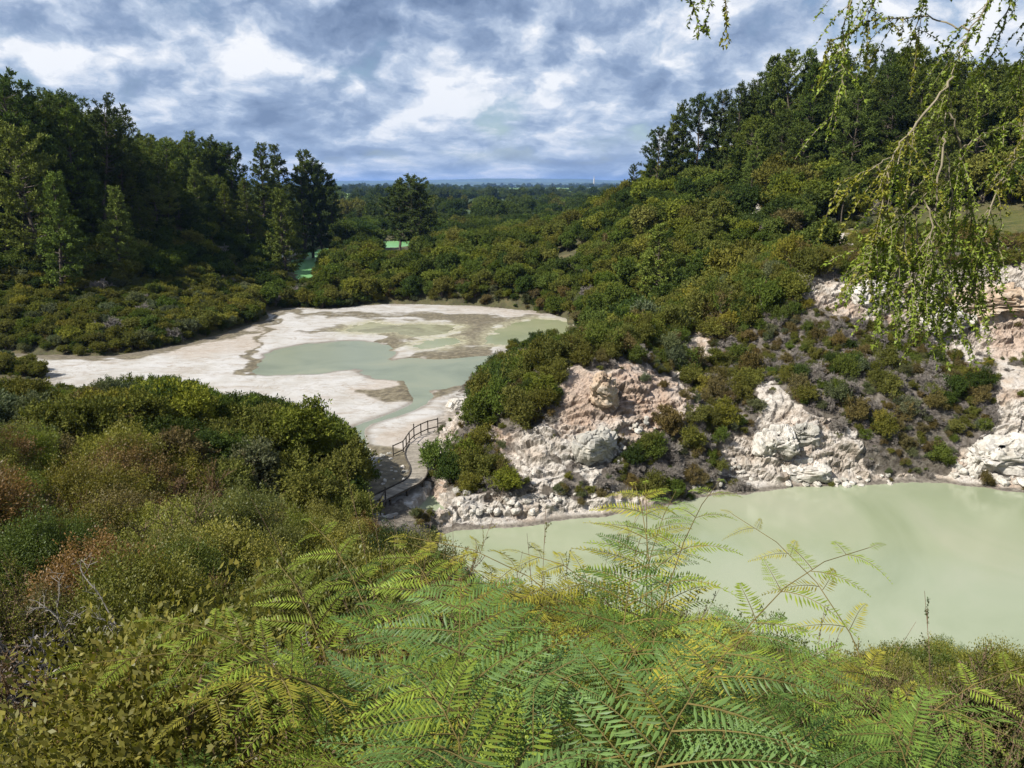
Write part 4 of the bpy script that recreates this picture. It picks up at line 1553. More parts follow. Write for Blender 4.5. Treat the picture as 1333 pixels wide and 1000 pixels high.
# the near slope, below and left of the camera
for lo, hi, step in ((6.2, 20, 1.3), (20, 45, 1.8)):
    for x, y in scatter(step, -34, 24, lo, hi):
        z = hl(x, y)
        px, py, f = top_px(x, y, z)
        if not -90 < px < 1400 or not free(x, y, 0.4):
            continue
        if px > 640 and y < 9:
            continue
        if 330 < px < 405 and 610 < py < 690:
            continue
        s = rnd.uniform(0.5, 1.8) * (1.0 if y < 20 else 1.3)
        lim = max(bank_top(px), near_top(px)) + rnd.uniform(2, 18)
        s = min(s, (at_depth(px, lim, y)[2] - z) / (2.1 if px > 400 else 1.7))
        if s < 0.35:
            continue
        n = patch_n(x, y, 1 / 4, 94)
        u = rnd.random()
        if u < 0.15 and px < 620 and y > 11:
            item('dead', x, y, 1.0, 1.4, s * 0.8, 'brown', 'near slope', z=z, mesh=rnd.randrange(5))
            continue
        tone = pick(('olive', 3.0), ('golden green', 2.6 + n), ('mid green', .9 - n), ('russet', 1.1 + 1.6 * n), ('dark green', .7), ('brownish', .8), ('yellow green', 1.2)) if px < 560 else pick(('olive', 2), ('mid green', 2), ('golden green', 1))
        if px < 470 and py > 660 and rnd.random() < .55:
            tone = pick(('golden green', 3), ('russet', 1.9), ('brownish', 1.6), ('olive', 1.2))
        kind = 'twiggy bush' if (rnd.random() < (0.75 if y < 15 else 0.25)) else 'leafy bush'
        item(kind, x, y, 1.15, 1.65, s, tone, 'near slope', z=z - .05, mesh=rnd.randrange(6 if kind == 'twiggy bush' else 5), sz=s * rnd.uniform(.9, 1.25))


# low growth and dead sticks between the bushes: nobody could count it
COVER = []
for x, y in scatter(0.62, -12, 66, 50, 100):
    z = hl(x, y)
    px, py, f = top_px(x, y, z)
    if not 540 < px < 1400 or not free(x, y, .25) or (rock_at(x, y) > .3 and rnd.random() < .94):
        continue
    s = rnd.uniform(.18, .5)
    COVER.append(dict(kind='dead' if rnd.random() < .42 else 'bush', x=x, y=y, z=z, s=s, sz=s * rnd.uniform(.7, 1.3), rot=rnd.uniform(0, 6.28), zone='cover', tone=pick(('brownish', 2), ('olive', 2.2), ('grey green', 1.5), ('mid green', .7))))
for x, y in scatter(1.6, -125, 60, 94, 175):
    z = hl(x, y)
    px, py, f = top_px(x, y, z)
    if not -60 < px < 1400 or not free(x, y, .3) or (moss_in(px, py) > 0 and rnd.random() < .6) or rock_at(x, y) > .4:
        continue
    s = rnd.uniform(.4, .95)
    COVER.append(dict(kind='bush', x=x, y=y, z=z, s=s, sz=s * rnd.uniform(.7, 1.3), rot=rnd.uniform(0, 6.28), zone='cover', tone=pick(('dark green', 2), ('olive', 2.2), ('grey green', .8), ('mid green', 1.5), ('brownish', .5))))
for x, y in scatter(0.55, -16, 8, 5.5, 22):
    z = hl(x, y)
    px, py, f = top_px(x, y, z)
    if not -60 < px < 900:
        continue
    s = rnd.uniform(.2, .5)
    COVER.append(dict(kind='dead' if rnd.random() < .5 and px < 600 and y > 9 else 'twiggy bush', x=x, y=y, z=z, s=s, sz=s, rot=rnd.uniform(0, 6.28), zone='cover', tone=pick(('olive', 2), ('russet', 1), ('mid green', 1))))


# ------------------------------------------------------------------ which of them the camera sees largest
def rank_visible():
    W, H = 400, 300
    sc = W / 1333.0
    buf = np.full((H, W), -1, int)
    X = np.array([[i['x'], i['y'], i['z'] + 0.6 * i['h']] for i in ITEMS])
    px, py, f = project(X)
    t = np.linspace(0.05, 0.97, 70)
    top = X.copy()
    top[:, 2] = X[:, 2] + 0.4 * np.array([i['h'] for i in ITEMS])
    hid = np.zeros(len(X), bool)
    for s in t:
        hid |= hlook(top[:, 0] * s, top[:, 1] * s) > CAM_Z + (top[:, 2] - CAM_Z) * s + 0.1
    # the ground itself hides what stands behind it
    for k in np.argsort(f):
        i = ITEMS[k]
        i['area'] = 0
        i['px'], i['py'], i['f'] = float(px[k]), float(py[k]), float(f[k])
        if hid[k]:
            continue
        rx, ry = max(0.6, 0.85 * i['r'] * FPX / f[k] * sc), max(0.6, 0.45 * i['h'] * FPX / f[k] * sc)
        cx, cy = px[k] * sc, py[k] * sc
        x0, x1, y0, y1 = int(max(0, cx - rx)), int(min(W - 1, cx + rx)), int(max(0, cy - ry)), int(min(H - 1, cy + ry))
        if x1 < 0 or y1 < 0 or x0 >= W or y0 >= H or x1 < x0 or y1 < y0:
            continue
        yy, xx = np.mgrid[y0:y1 + 1, x0:x1 + 1]
        e = ((xx - cx) / rx) ** 2 + ((yy - cy) / ry) ** 2 <= 1
        sub = buf[y0:y1 + 1, x0:x1 + 1]
        m = e & (sub < 0)
        sub[m] = k
        i['area'] = int(m.sum())


rank_visible()
# places that can be named, as pixels of the photograph
MARKS = [('the bright green lake', 396, 350), ('the white terrace', 300, 455), ('the grey green pool', 470, 470), ('the lime pool', 705, 428), ('the boardwalk', 540, 620), ('the grey rock fin', 772, 560),
         ('the big valley tree', 533, 268), ('the white crag', 1120, 390), ('the pale buttress', 1040, 580), ('the small pale scar', 970, 280), ('the layered cliff', 1290, 410), ('the lake edge', 1150, 640),
         ('the bare white branches', 110, 770), ('the lake shore', 780, 672), ('the mossy flat', 1180, 310), ('the small outlet pool', 558, 660), ('the left treeline dip', 150, 190), ('the far treeline end', 430, 240),
         ('the ridge foot', 830, 220), ('the bare patch', 742, 345), ('the shady hollow', 380, 610), ('the fern clumps', 520, 740), ('the far fields', 700, 255), ('the weeping branches', 1200, 330), ('the lower ferns', 260, 920)]
ZONE = {'left forest': 'on the left hill', 'right forest': 'on the right hill', 'left slope': 'on the left hillside', 'right slope': 'on the right hillside', 'mound': 'on the mound beyond the terrace',
        'valley': 'on the far valley floor', 'promontory': 'on the rocky promontory', 'cliff': 'above the lake', 'flat': 'on the flat above the cliff', 'bank': 'on the near bank', 'near slope': 'on the near slope'}
NOUN = {'pine': 'pine', 'scrub tree': 'scrub tree', 'bank tree': 'bushy tree', 'bush': 'low bush', 'dead': 'leafless shrub', 'leafy bush': 'leafy bush', 'twiggy bush': 'twiggy bush'}


def near_mark(i):
    best = min(MARKS, key=lambda m: math.hypot(m[1] - i['px'], (m[2] - i['py']) * 1.3))
    dx, dy = i['px'] - best[1], i['py'] - best[2]
    if math.hypot(dx, dy) > 170:
        return ''
    if abs(dx) > 1.2 * abs(dy):
        w = 'right of' if dx > 0 else 'left of'
    else:
        w = 'below' if dy > 0 else 'above'
    return f'{w} {best[0]}'


def describe(i, full=True):
    tone = {'pine dark': 'dark', 'pine mid': 'green', 'pine light': 'pale green'}.get(i['tone'], i['tone'])
    size = ''
    if i['kind'] == 'pine':
        size = 'tall ' if i['h'] > 20 else 'young ' if i['h'] < 11 else ''
    elif i['s'] > 1.15:
        size = 'large '
    elif i['s'] < 0.75:
        size = 'small '
    m = near_mark(i)
    noun = NOUN[i['kind']]
    tail = ' ' + ZONE[i['zone']] + (', ' + m if m else '') if full or not m else ' ' + m
    return f'{size}{tone} {noun}{tail}', f'{size}{tone} {noun}{"es" if noun.endswith("bush") else "s"}{tail}'


def label_all(sel):
    by = {}
    for i in sel:
        lab, grp = describe(i)
        if len(lab.split()) > 15:
            lab, grp = describe(i, False)
        by.setdefault(lab, []).append((i, grp))
    for lab, members in by.items():
        members.sort(key=lambda a: a[0]['px'])
        for k, (i, grp) in enumerate(members):
            i['group'] = grp
            if 2 <= len(members) <= 3:
                i['label'] = ('rightmost' if k == len(members) - 1 else ['leftmost', 'middle'][k]) + ' ' + lab
            else:
                i['label'] = lab


BUILD = {'pine': ('pine_tree', 'pine tree', 'crown', 'trunk', PINES, 290), 'scrub tree': ('scrub_tree', 'tree', 'crown', 'trunk', SCRUB, 290), 'bank tree': ('bushy_tree', 'tree', 'crown', 'trunk', SCRUB_FINE, 290),
         'bush': ('low_bush', 'bush', 'foliage', 'stems', BUSH, 290), 'leafy bush': ('leafy_bush', 'bush', 'foliage', 'stems', NEAR_FULL, 290), 'twiggy bush': ('twiggy_bush', 'bush', 'foliage', 'stems', NEAR, 290),
         'dead': ('dead_shrub', 'dead shrub', None, None, DEAD, 290)}
M_SOURCES = {}


def tinted(tone, rg):
    c = TONE[tone]
    k = rg.uniform(0.8, 1.22)
    return (c[0] * k * rg.uniform(.93, 1.08), c[1] * k, c[2] * k * rg.uniform(.85, 1.15), 1.0)


def mass_nodes(name, sources):
    ng = bpy.data.node_groups.new(name, 'GeometryNodeTree')
    ng.interface.new_socket('Geometry', in_out='INPUT', socket_type='NodeSocketGeometry')
    ng.interface.new_socket('Geometry', in_out='OUTPUT', socket_type='NodeSocketGeometry')
    N = ng.nodes
    gi, go = N.new('NodeGroupInput'), N.new('NodeGroupOutput')
    join = N.new('GeometryNodeJoinGeometry')
    for ob in reversed(sources):
        oi = N.new('GeometryNodeObjectInfo')
        oi.transform_space = 'ORIGINAL'
        oi.inputs['Object'].default_value = ob
        oi.inputs['As Instance'].default_value = True
        ng.links.new(oi.outputs['Geometry'], join.inputs[0])
    iop = N.new('GeometryNodeInstanceOnPoints')
    iop.inputs['Pick Instance'].default_value = True
    ng.links.new(gi.outputs[0], iop.inputs['Points'])
    ng.links.new(join.outputs[0], iop.inputs['Instance'])

    def named(nm, typ):
        a = N.new('GeometryNodeInputNamedAttribute')
        a.data_type = typ
        a.inputs['Name'].default_value = nm
        return a.outputs[0]
    ng.links.new(named('pick', 'INT'), iop.inputs['Instance Index'])
    ng.links.new(named('turn', 'FLOAT_VECTOR'), iop.inputs['Rotation'])
    ng.links.new(named('size', 'FLOAT_VECTOR'), iop.inputs['Scale'])
    ng.links.new(iop.outputs[0], go.inputs[0])
    return ng


def mass(name, items, sources):
    me = bpy.data.meshes.new(name)
    me.vertices.add(len(items))
    me.vertices.foreach_set('co', np.array([(i['x'], i['y'], i['z'] - 0.05) for i in items], np.float32).ravel())
    a = me.attributes.new('pick', 'INT', 'POINT')
    a.data.foreach_set('value', np.array([rnd.randrange(len(sources)) for _ in items], np.int32))
    a = me.attributes.new('turn', 'FLOAT_VECTOR', 'POINT')
    a.data.foreach_set('vector', np.array([(0, 0, i['rot']) for i in items], np.float32).ravel())
    a = me.attributes.new('size', 'FLOAT_VECTOR', 'POINT')
    a.data.foreach_set('vector', np.array([(i['s'], i['s'], i['sz']) for i in items], np.float32).ravel())
    a = me.attributes.new('tint', 'FLOAT_VECTOR', 'POINT')
    rg = random.Random(9)
    a.data.foreach_set('vector', np.array([tinted(i['tone'], rg)[:3] for i in items], np.float32).ravel())
    o = link(name, me)
    md = o.modifiers.new('growth', 'NODES')
    md.node_group = mass_nodes(name, sources)
    tag(o, kind='stuff')
    return o


def plant_all():
    rg = random.Random(5)
    for kind, (name, cat, pa, pb, meshes, cap) in BUILD.items():
        its = sorted([i for i in ITEMS if i['kind'] == kind], key=lambda i: -i['area'])
        own = [i for i in its[:cap] if i['area'] > 0]
        rest = its[len(own):]
        label_all(own)
        by_zone = {}
        for i in own:
            if pa is None:
                o = link(name, meshes[i['mesh']], loc=(i['x'], i['y'], i['z']))
                src = o
            else:
                o = link(name, None, loc=(i['x'], i['y'], i['z']))
                src = link(pa, meshes[i['mesh']][0], o)
                src['tint'] = tinted(i['tone'], rg)[:3]
                link(pb, meshes[i['mesh']][1], o)
            o.rotation_euler = (rg.uniform(-.06, .06), rg.uniform(-.06, .06), i['rot'])
            o.scale = (i['s'], i['s'], i['sz'])
            tag(o, i['label'], cat, i['group'])
            by_zone.setdefault(i['zone'], []).append(src)
        if rest:
            zones = {}
            for i in rest:
                zones.setdefault(i['zone'], []).append(i)
            nm = {'pine': 'pine_woodland', 'scrub tree': 'scrub_woodland', 'bank tree': 'bank_woodland', 'bush': 'bush_undergrowth', 'leafy bush': 'slope_undergrowth', 'twiggy bush': 'twiggy_undergrowth', 'dead': 'dead_undergrowth'}[kind]
            for zn, li in zones.items():
                src = by_zone.get(zn) or [s for v in by_zone.values() for s in v]
                src = src[::max(1, len(src) // 14)][:14]
                if src:
                    mass(nm, li, src)
        cov = [i for i in COVER if i['kind'] == kind]
        if cov:
            src = [s_ for v in by_zone.values() for s_ in v]
            mass({'bush': 'ground_cover', 'dead': 'dead_sticks'}.get(kind, 'slope_ground_cover'), cov, src[::max(1, len(src) // 12)][:12])
        print('PLANTS', kind, len(its), len(own), len(rest))


plant_all()

# ------------------------------------------------------------------ boardwalk and fences
def wood_mat(name, c0, c1):
    m, q, b = soft_mat(name, 0.85)
    n = q.noise(q.vmath('MULTIPLY', obj_pos(q), (1, 1, 3)), 2.5, 4, 0.6)
    isl = q.n('ShaderNodeNewGeometry').outputs['Random Per Island']
    col = q.ramp(n, [(0.35, c0), (0.65, c1)])
    k = q.math('ADD', q.math('MULTIPLY', isl, 0.5), 0.75)
    q.link(q.mix(1.0, col, q.n('ShaderNodeCombineXYZ', {0: k, 1: k, 2: k}).outputs[0], 'MULTIPLY'), b.inputs['Base Color'])
    return m


M_DECK = wood_mat('weathered_deck', (0.176, 0.156, 0.128), (0.264, 0.236, 0.196))
M_POST = wood_mat('dark_timber', (0.040, 0.034, 0.027), (0.080, 0.068, 0.056))
DECK_Z = 1.62


def make_boardwalk():
    line = [(440, 672), (468, 658), (486, 653), (504, 644), (526, 633), (540, 626), (546, 616), (545, 606), (539, 597), (537, 588), (543, 578)]
    P = np.array([on_level(a, b, DECK_Z) for a, b in line])
    for _ in range(2):
        Q = np.stack([P[:-1] * .75 + P[1:] * .25, P[:-1] * .25 + P[1:] * .75], 1).reshape(-1, 3)
        P = np.concatenate([P[:1], Q, P[-1:]])
    seg = np.linalg.norm(np.diff(P, axis=0), axis=1)
    cum = np.concatenate([[0], np.cumsum(seg)])
    at = lambda s: np.array([np.interp(s, cum, P[:, k]) for k in range(3)])
    root = link('boardwalk', None, loc=tuple(at(cum[-1] * .5) - np.array((0, 0, 0.6))))
    tag(root, 'winding grey timber boardwalk between the bushy bank and the promontory', 'boardwalk')
    off = -np.array(root.location)
    W = 1.5
    G, K1, K2 = Geo(), [], []
    s = 0.0
    g = np.random.default_rng(3)
    while s < cum[-1]:
        p, d = at(s), unit(at(min(s + .3, cum[-1])) - at(max(s - .3, 0)))
        sd = np.array((d[1], -d[0], 0))
        G.box(p + off + np.array((0, 0, -0.02 + g.normal() * .004)), W + g.normal() * .02, 0.135, 0.04, sd, d, (0, 0, 1))
        K1.append(p + sd * (W / 2 - 0.02) + off + np.array((0, 0, .05)))
        K2.append(p - sd * (W / 2 - 0.02) + off + np.array((0, 0, .05)))
        s += 0.15
    o = link('planks', G.mesh('planks', M_DECK), root)
    o['kind'] = 'stuff'
    for K in (K1, K2):
        H = Geo()
        K = np.array(K)[::4]
        for a, b in zip(K[:-1], K[1:]):
            d = unit(b - a)
            H.box((a + b) / 2, np.linalg.norm(b - a) + .03, 0.09, 0.10, d, (-d[1], d[0], 0), (0, 0, 1))
        link('edge_rail', H.mesh('edge_rail', M_POST), root)
    for s in np.arange(0.6, cum[-1], 2.0):
        p, d = at(s), unit(at(min(s + .3, cum[-1])) - at(max(s - .3, 0)))
        sd = np.array((d[1], -d[0], 0))
        for e in (-1, 1):
            H = Geo()
            c = p + sd * e * (W / 2 - .14)
            z0 = hl(c[0], c[1]) - .2
            H.box(np.array((c[0], c[1], (z0 + DECK_Z - .06) / 2)) + off, 0.12, 0.12, DECK_Z - .06 - z0, sd, d)
            link('support_post', H.mesh('support_post', M_POST), root)
        H = Geo()
        H.box(p + off + np.array((0, 0, -.13)), W - .1, 0.1, 0.14, sd, d)
        link('cross_beam', H.mesh('cross_beam', M_POST), root)


def make_fence(label, feet, hts, z):
    P = [on_level(a, b, zz) for (a, b), zz in zip(feet, z)]
    root = link('fence', None, loc=tuple(P[0]))
    tag(root, label, 'fence', 'timber fences by the boardwalk')
    o0 = P[0]
    for p, h in zip(P, hts):
        G = Geo()
        G.box(p - o0 + np.array((0, 0, h / 2 - .15)), .10, .10, h + .3, unit(np.array((1, .3, 0))), unit(np.array((-.3, 1, 0))))
        link('post', G.mesh('post', M_POST), root)
    for lvl, nm in ((0.93, 'top_rail'), (0.12, 'lower_rail')):
        for a, b in zip(P[:-1], P[1:]):
            G = Geo()
            d = b - a
            G.box((a + b) / 2 - o0 + np.array((0, 0, lvl)), np.linalg.norm(d) - .1, .06, .09, unit(d), unit(np.array((-d[1], d[0], 0))), unit(np.cross(unit(d), unit(np.array((-d[1], d[0], 0))))))
            link(nm, G.mesh(nm, M_POST), root)


make_boardwalk()
make_fence('low timber fence curving along the path at the far end of the boardwalk', [(512, 593), (525, 587), (529, 581), (533, 575), (539, 569), (548, 564), (557, 560), (570, 557)], [1.0, 1.0, 1.0, 1.0, 1.35, 1.0, 1.0, 1.05], [1.1, 1.1, 1.12, 1.15, 1.2, 1.25, 1.3, 1.4])
make_fence('timber railing at the near shaded end of the boardwalk', [(478, 671), (495, 666), (502, 653)], [1.0, 1.05, 1.2], [DECK_Z - .1] * 3)


# ------------------------------------------------------------------ outcrops and rocks
def rock_mat(name, c0, c1, c2):
    m, q, b = soft_mat(name, 0.92)
    p = obj_pos(q)
    n1, n2 = q.noise(p, 0.8, 5, 0.6), q.noise(p, 5.0, 5, 0.65)
    col = q.ramp(n1, [(0.35, c0), (0.52, c1), (0.66, c2)])
    col = q.mix(q.ramp(n2, [(0.36, 0.6), (0.48, 0.0)]), col, (0.17, 0.15, 0.13))
    q.link(col, b.inputs['Base Color'])
    bp = q.n('ShaderNodeBump', {'Strength': 0.7, 'Distance': 0.12, 'Height': n2})
    q.link(bp.outputs[0], b.inputs['Normal'])
    return m


M_WHITE_ROCK = rock_mat('white_rock', (0.350, 0.323, 0.278), (0.461, 0.435, 0.392), (0.499, 0.475, 0.433))
M_GREY_ROCK = rock_mat('grey_rock', (0.240, 0.233, 0.211), (0.333, 0.318, 0.282), (0.397, 0.367, 0.316))
M_BUFF_ROCK = rock_mat('buff_rock', (0.333, 0.242, 0.168), (0.406, 0.323, 0.240), (0.424, 0.376, 0.316))


def blocky(name, seed, R, mat, cell=0.8, amp=0.3, nu=56, nv=40, strata=1.6):
    th, ph = np.meshgrid(np.arange(nu) / nu * 2 * math.pi, np.linspace(0.02, math.pi - 0.02, nv))
    D = np.stack([np.cos(th) * np.sin(ph), np.sin(th) * np.sin(ph), np.cos(ph)], -1).reshape(-1, 3)
    E = np.sign(D) * np.abs(D) ** 0.62
    V = E * np.array(R)
    Q = V + np.array((seed * 7.7, 3.1, 1.2))
    Q = Q + 0.25 * np.stack([fbm(Q, .8, 2, .5, seed), fbm(Q, .8, 2, .5, seed + 1), fbm(Q, .8, 2, .5, seed + 2)], 1)
    d1, d2, r1 = worley(Q * np.array((1, 1, strata)), cell, seed)
    e1, e2, s1 = worley(Q * np.array((1, 1, strata)), cell * 2.3, seed + 4)
    dv = (r1 - .5) * amp * 2 - amp * .8 * sstep(0.14, 0, d2 - d1) + (s1 - .5) * amp * .7 - amp * .3 * sstep(.12, 0, e2 - e1) + fbm(Q, .5, 3, .5, seed + 9) * amp * 1.1
    V = V + unit(D * 0.8 + unit(V) * .2) * dv[:, None]
    i = np.arange(nv - 1)[:, None] * nu
    j = np.arange(nu)[None]
    F = np.stack([i + j, i + nu + j, i + nu + (j + 1) % nu, i + (j + 1) % nu], -1).reshape(-1, 4)
    return mesh_np(name, V, F, mat)


def outcrop(px, py, label, seed, R, mat, push=0.3, tilt=(0, 0, 0), **kw):
    p = hit(px, py)
    o = link('rock_outcrop', blocky('rock_outcrop', seed, R, mat, **kw), loc=(p[0], p[1] + push, p[2]))
    o.rotation_euler = tilt
    tag(o, label, 'rock outcrop')


outcrop(772, 588, 'bulging pale grey boulder face at the foot of the promontory fin', 11, (1.75, 1.3, 1.7), M_GREY_ROCK, .4, (0.35, 0, .2), cell=.55, amp=.28)
outcrop(786, 522, 'upright buff rock fin splitting the pink face of the promontory', 12, (1.0, 1.2, 2.5), M_BUFF_ROCK, .2, (.55, 0.06, -.25), cell=.8, amp=.30)
outcrop(1008, 592, 'tall white buttress standing in the pale lake edge', 13, (1.7, 1.4, 2.6), M_WHITE_ROCK, .6, (.5, 0, .1), cell=.6, amp=.32)
outcrop(1045, 570, 'layered grey white knob right of the tall buttress', 14, (1.3, 1.1, 1.3), M_GREY_ROCK, .2, (.4, 0, 0), cell=.6, amp=.26, strata=2.4)
outcrop(1050, 618, 'broad low white ledge meeting the lake below the buttress', 15, (2.2, 1.2, 1.0), M_WHITE_ROCK, .5, (.3, 0, 0), cell=.6, amp=.25, strata=2.4)
outcrop(1130, 392, 'smooth white crag at the top of the upper cliff', 16, (2.6, 1.6, 2.0), M_WHITE_ROCK, .5, (.5, 0, .1), cell=.4, amp=.35)
outcrop(1290, 405, 'thinly layered buff ledges at the right of the upper cliff', 17, (3.6, 1.8, 2.6), M_BUFF_ROCK, .5, (.45, 0, -.1), cell=.5, amp=.4, strata=3.6)
outcrop(1235, 425, 'pale layered block left of the buff ledges', 18, (2.6, 1.5, 1.9), M_WHITE_ROCK, .5, (.45, 0, .1), cell=.5, amp=.36, strata=3.2)
outcrop(1300, 600, 'jumbled white blocks at the right edge above the lake', 19, (3.0, 1.6, 1.5), M_WHITE_ROCK, .4, (.4, 0, 0), cell=.55, amp=.38, strata=1.8)
outcrop(596, 533, 'small white crag at the left end of the promontory', 20, (1.1, .9, .9), M_WHITE_ROCK, .3, (.2, 0, .3), cell=.8, amp=.22)
outcrop(968, 278, 'small pale scar of rock showing through the right hillside scrub', 21, (2.2, 1.2, 2.4), M_WHITE_ROCK, -.3, (.3, 0, 0), cell=.5, amp=.4)
outcrop(912, 292, 'dull grey scar of rock left of the small pale scar', 22, (2.0, 1.2, 1.8), M_GREY_ROCK, -.3, (.3, 0, 0), cell=.5, amp=.4)

ROCKS = [blocky('rock', 30 + k, (0.5, 0.42, 0.34), M_WHITE_ROCK if k != 2 else M_GREY_ROCK, cell=1.3, amp=.10, nu=12, nv=8) for k in range(5)]
ROCK_SPOTS = {'promontory shore': ([(590, 640), (600, 668), (640, 676), (700, 672), (790, 662), (835, 655), (800, 640), (720, 640), (660, 645)], 46, (.2, .75), 'white rock strewn along the foot of the promontory'),
              'scree': ([(790, 560), (860, 540), (900, 540), (880, 560), (830, 590), (800, 610)], 40, (.25, .7), 'pale rock on the scree right of the grey boulder face'),
              'right shore': ([(1240, 600), (1333, 575), (1333, 635), (1235, 624)], 55, (.35, 1.1), 'white block tumbled on the slope at the right edge of the lake'),
              'middle shore': ([(860, 650), (1000, 632), (985, 600), (950, 600), (900, 640)], 30, (.25, .7), 'pale rock between the lake and the brown bushes'),
              'stream bed': ([(480, 585), (520, 592), (535, 622), (500, 640)], 26, (.25, .6), 'grey rock in the stony bed beside the boardwalk'),
              'buttress foot': ([(1020, 625), (1160, 620), (1160, 634), (1020, 638)], 24, (.3, .8), 'white rock at the water line below the buttress')}
for nm, (poly, n, (a, b), lab) in ROCK_SPOTS.items():
    A = np.array(poly, float)
    k = 0
    while k < n:
        x, y = rnd.uniform(A[:, 0].min(), A[:, 0].max()), rnd.uniform(A[:, 1].min(), A[:, 1].max())
        if not inside(np.array([x]), np.array([y]), poly)[0]:
            continue
        k += 1
        p = hit(x, y)
        s = a + (b - a) * rnd.random() ** 2.2
        o = link('rock', ROCKS[rnd.randrange(5)], loc=(p[0], p[1], p[2] + (.12 if nm != 'stream bed' else 0.02) * s))
        o.scale = (s, s * rnd.uniform(.7, 1.2), s * rnd.uniform(.7, 1.2))
        o.rotation_euler = (rnd.uniform(-.4, .4), rnd.uniform(-.4, .4), rnd.uniform(0, 6.28))
        tag(o, lab, 'rock', lab.replace('rock', 'rocks', 1).replace('block ', 'blocks ', 1))


# ------------------------------------------------------------------ bracken close to the camera
FERN_TONE = {'yellow green': (0.201, 0.262, 0.036), 'fresh green': (0.143, 0.222, 0.042), 'deep green': (0.079, 0.139, 0.030), 'golden': (0.296, 0.278, 0.042), 'cool green': (0.117, 0.190, 0.055), 'rusty': (0.243, 0.133, 0.050)}
fern_top = curve([(40, 960), (120, 925), (180, 905), (240, 882), (300, 915), (350, 905), (365, 850), (400, 800), (440, 790), (480, 750), (520, 735), (570, 728), (620, 738), (680, 748), (725, 772), (742, 742), (760, 728), (820, 722), (870, 714),
                  (905, 740), (940, 770), (980, 803), (1010, 850), (1060, 872), (1100, 842), (1150, 815), (1200, 800), (1240, 792), (1290, 812), (1345, 842), (1500, 850)])
FERN_PARTS = []
n_fern = 0
FERNS = []


def fern(x, y, h, tone, label, lean=None):
    """a bracken stalk with paired, arching pinnae"""
    global n_fern
    n_fern += 1
    z = hl(x, y)
    root = link('bracken_fern', None, loc=(x, y, z))
    tag(root, label, 'fern', 'bracken ferns in front of the viewpoint')
    FERNS.append(root)
    az = rnd.uniform(0, 6.28) if lean is None else lean
    hd = np.array((math.cos(az), math.sin(az), 0))
    s = np.linspace(0, 1, 9)
    bend = rnd.uniform(.4, .8)
    pts = np.stack([hd[0] * bend * h * s ** 2.4, hd[1] * bend * h * s ** 2.4, h * (s - 0.34 * s ** 3.2) / 0.70 - 0.05], 1)
    G = Geo()
    G.tube(pts, np.linspace(0.0062, 0.0018, 9) * (0.7 + .3 * h), 5)
    link('stalk', G.mesh('stalk', M_STALK), root)
    sd = np.array((-hd[1], hd[0], 0))
    n = rnd.randint(5, 7) + int(h * .9)
    big = min(0.78, 0.38 + 0.24 * h) * rnd.uniform(.85, 1.1)
    c = FERN_TONE[tone]
    u0 = rnd.uniform(.26, .40)
    for k in range(n):
        u = u0 + (0.97 - u0) * (k / (n - 0.6)) ** 0.92
        p = np.array([np.interp(u, s, pts[:, i]) for i in range(3)])
        t = unit(np.array([np.interp(min(u + .05, 1), s, pts[:, i]) for i in range(3)]) - np.array([np.interp(u - .05, s, pts[:, i]) for i in range(3)]))
        ln = big * (1 - 0.68 * (k / n) ** 1.4)
        for e in (-1, 1):
            d = unit(sd * e + t * rnd.uniform(.25, .6) + np.array((0, 0, rnd.uniform(-.05, .15))) + hd * rnd.uniform(-.1, .25))
            put_frond(root, p, d, t, hd, ln * rnd.uniform(.88, 1.1), c)
    p = pts[-1]
    put_frond(root, p, unit(pts[-1] - pts[-2]), hd, hd, big * .28, c)


def put_frond(root, p, d, t, hd, ln, c, mesh=None):
    up = unit(np.array((0, 0, 1.0)) + hd * -0.35 + np.random.default_rng(rnd.randrange(10 ** 6)).normal(size=3) * .15)
    yv = unit(np.cross(up, d))
    zv = np.cross(d, yv)
    M = Matrix(((d[0], yv[0], zv[0], p[0]), (d[1], yv[1], zv[1], p[1]), (d[2], yv[2], zv[2], p[2]), (0, 0, 0, 1)))
    o = link('frond', FROND[mesh if mesh is not None else rnd.choice([0, 0, 1, 1, 2, 2, 3, 4])], root)
    o.matrix_local = M @ Matrix.Scale(ln, 4)
    k = rnd.uniform(.8, 1.2)
    o['tint'] = (c[0] * k, c[1] * k, c[2] * k)


def fern_label(px, py, tone, h, y):
    size = 'tall' if h > 1.45 else 'short' if h < .85 else 'mid sized'
    a = 'at lower left' if px < 370 else 'right of the dark hollow' if px < 480 else 'below the outlet pool' if px < 600 else 'under the twiggy sprigs' if px < 740 else 'under the golden frond' if px < 930 else 'below the lake gap' if px < 1080 else 'below the weeping branches' if px < 1220 else 'at lower right'
    return f'{size} {tone} bracken {a}, {"at the bottom edge" if y < 3.4 else "against the water" if y > 5.7 and px > 520 else "inside the clump"}'


def settle_fern_labels():
    by = {}
    for o in FERNS:
        by.setdefault(o['label'], []).append(o)
    for lab, os_ in by.items():
        os_.sort(key=lambda o: o.location.x / o.location.y)
        for k, o in enumerate(os_):
            if len(os_) > 3:
                o['group'] = lab.replace('bracken', 'bracken ferns', 1)
            elif len(os_) > 1:
                o['label'] = ('rightmost ' if k == len(os_) - 1 else ['leftmost ', 'middle '][k]) + lab


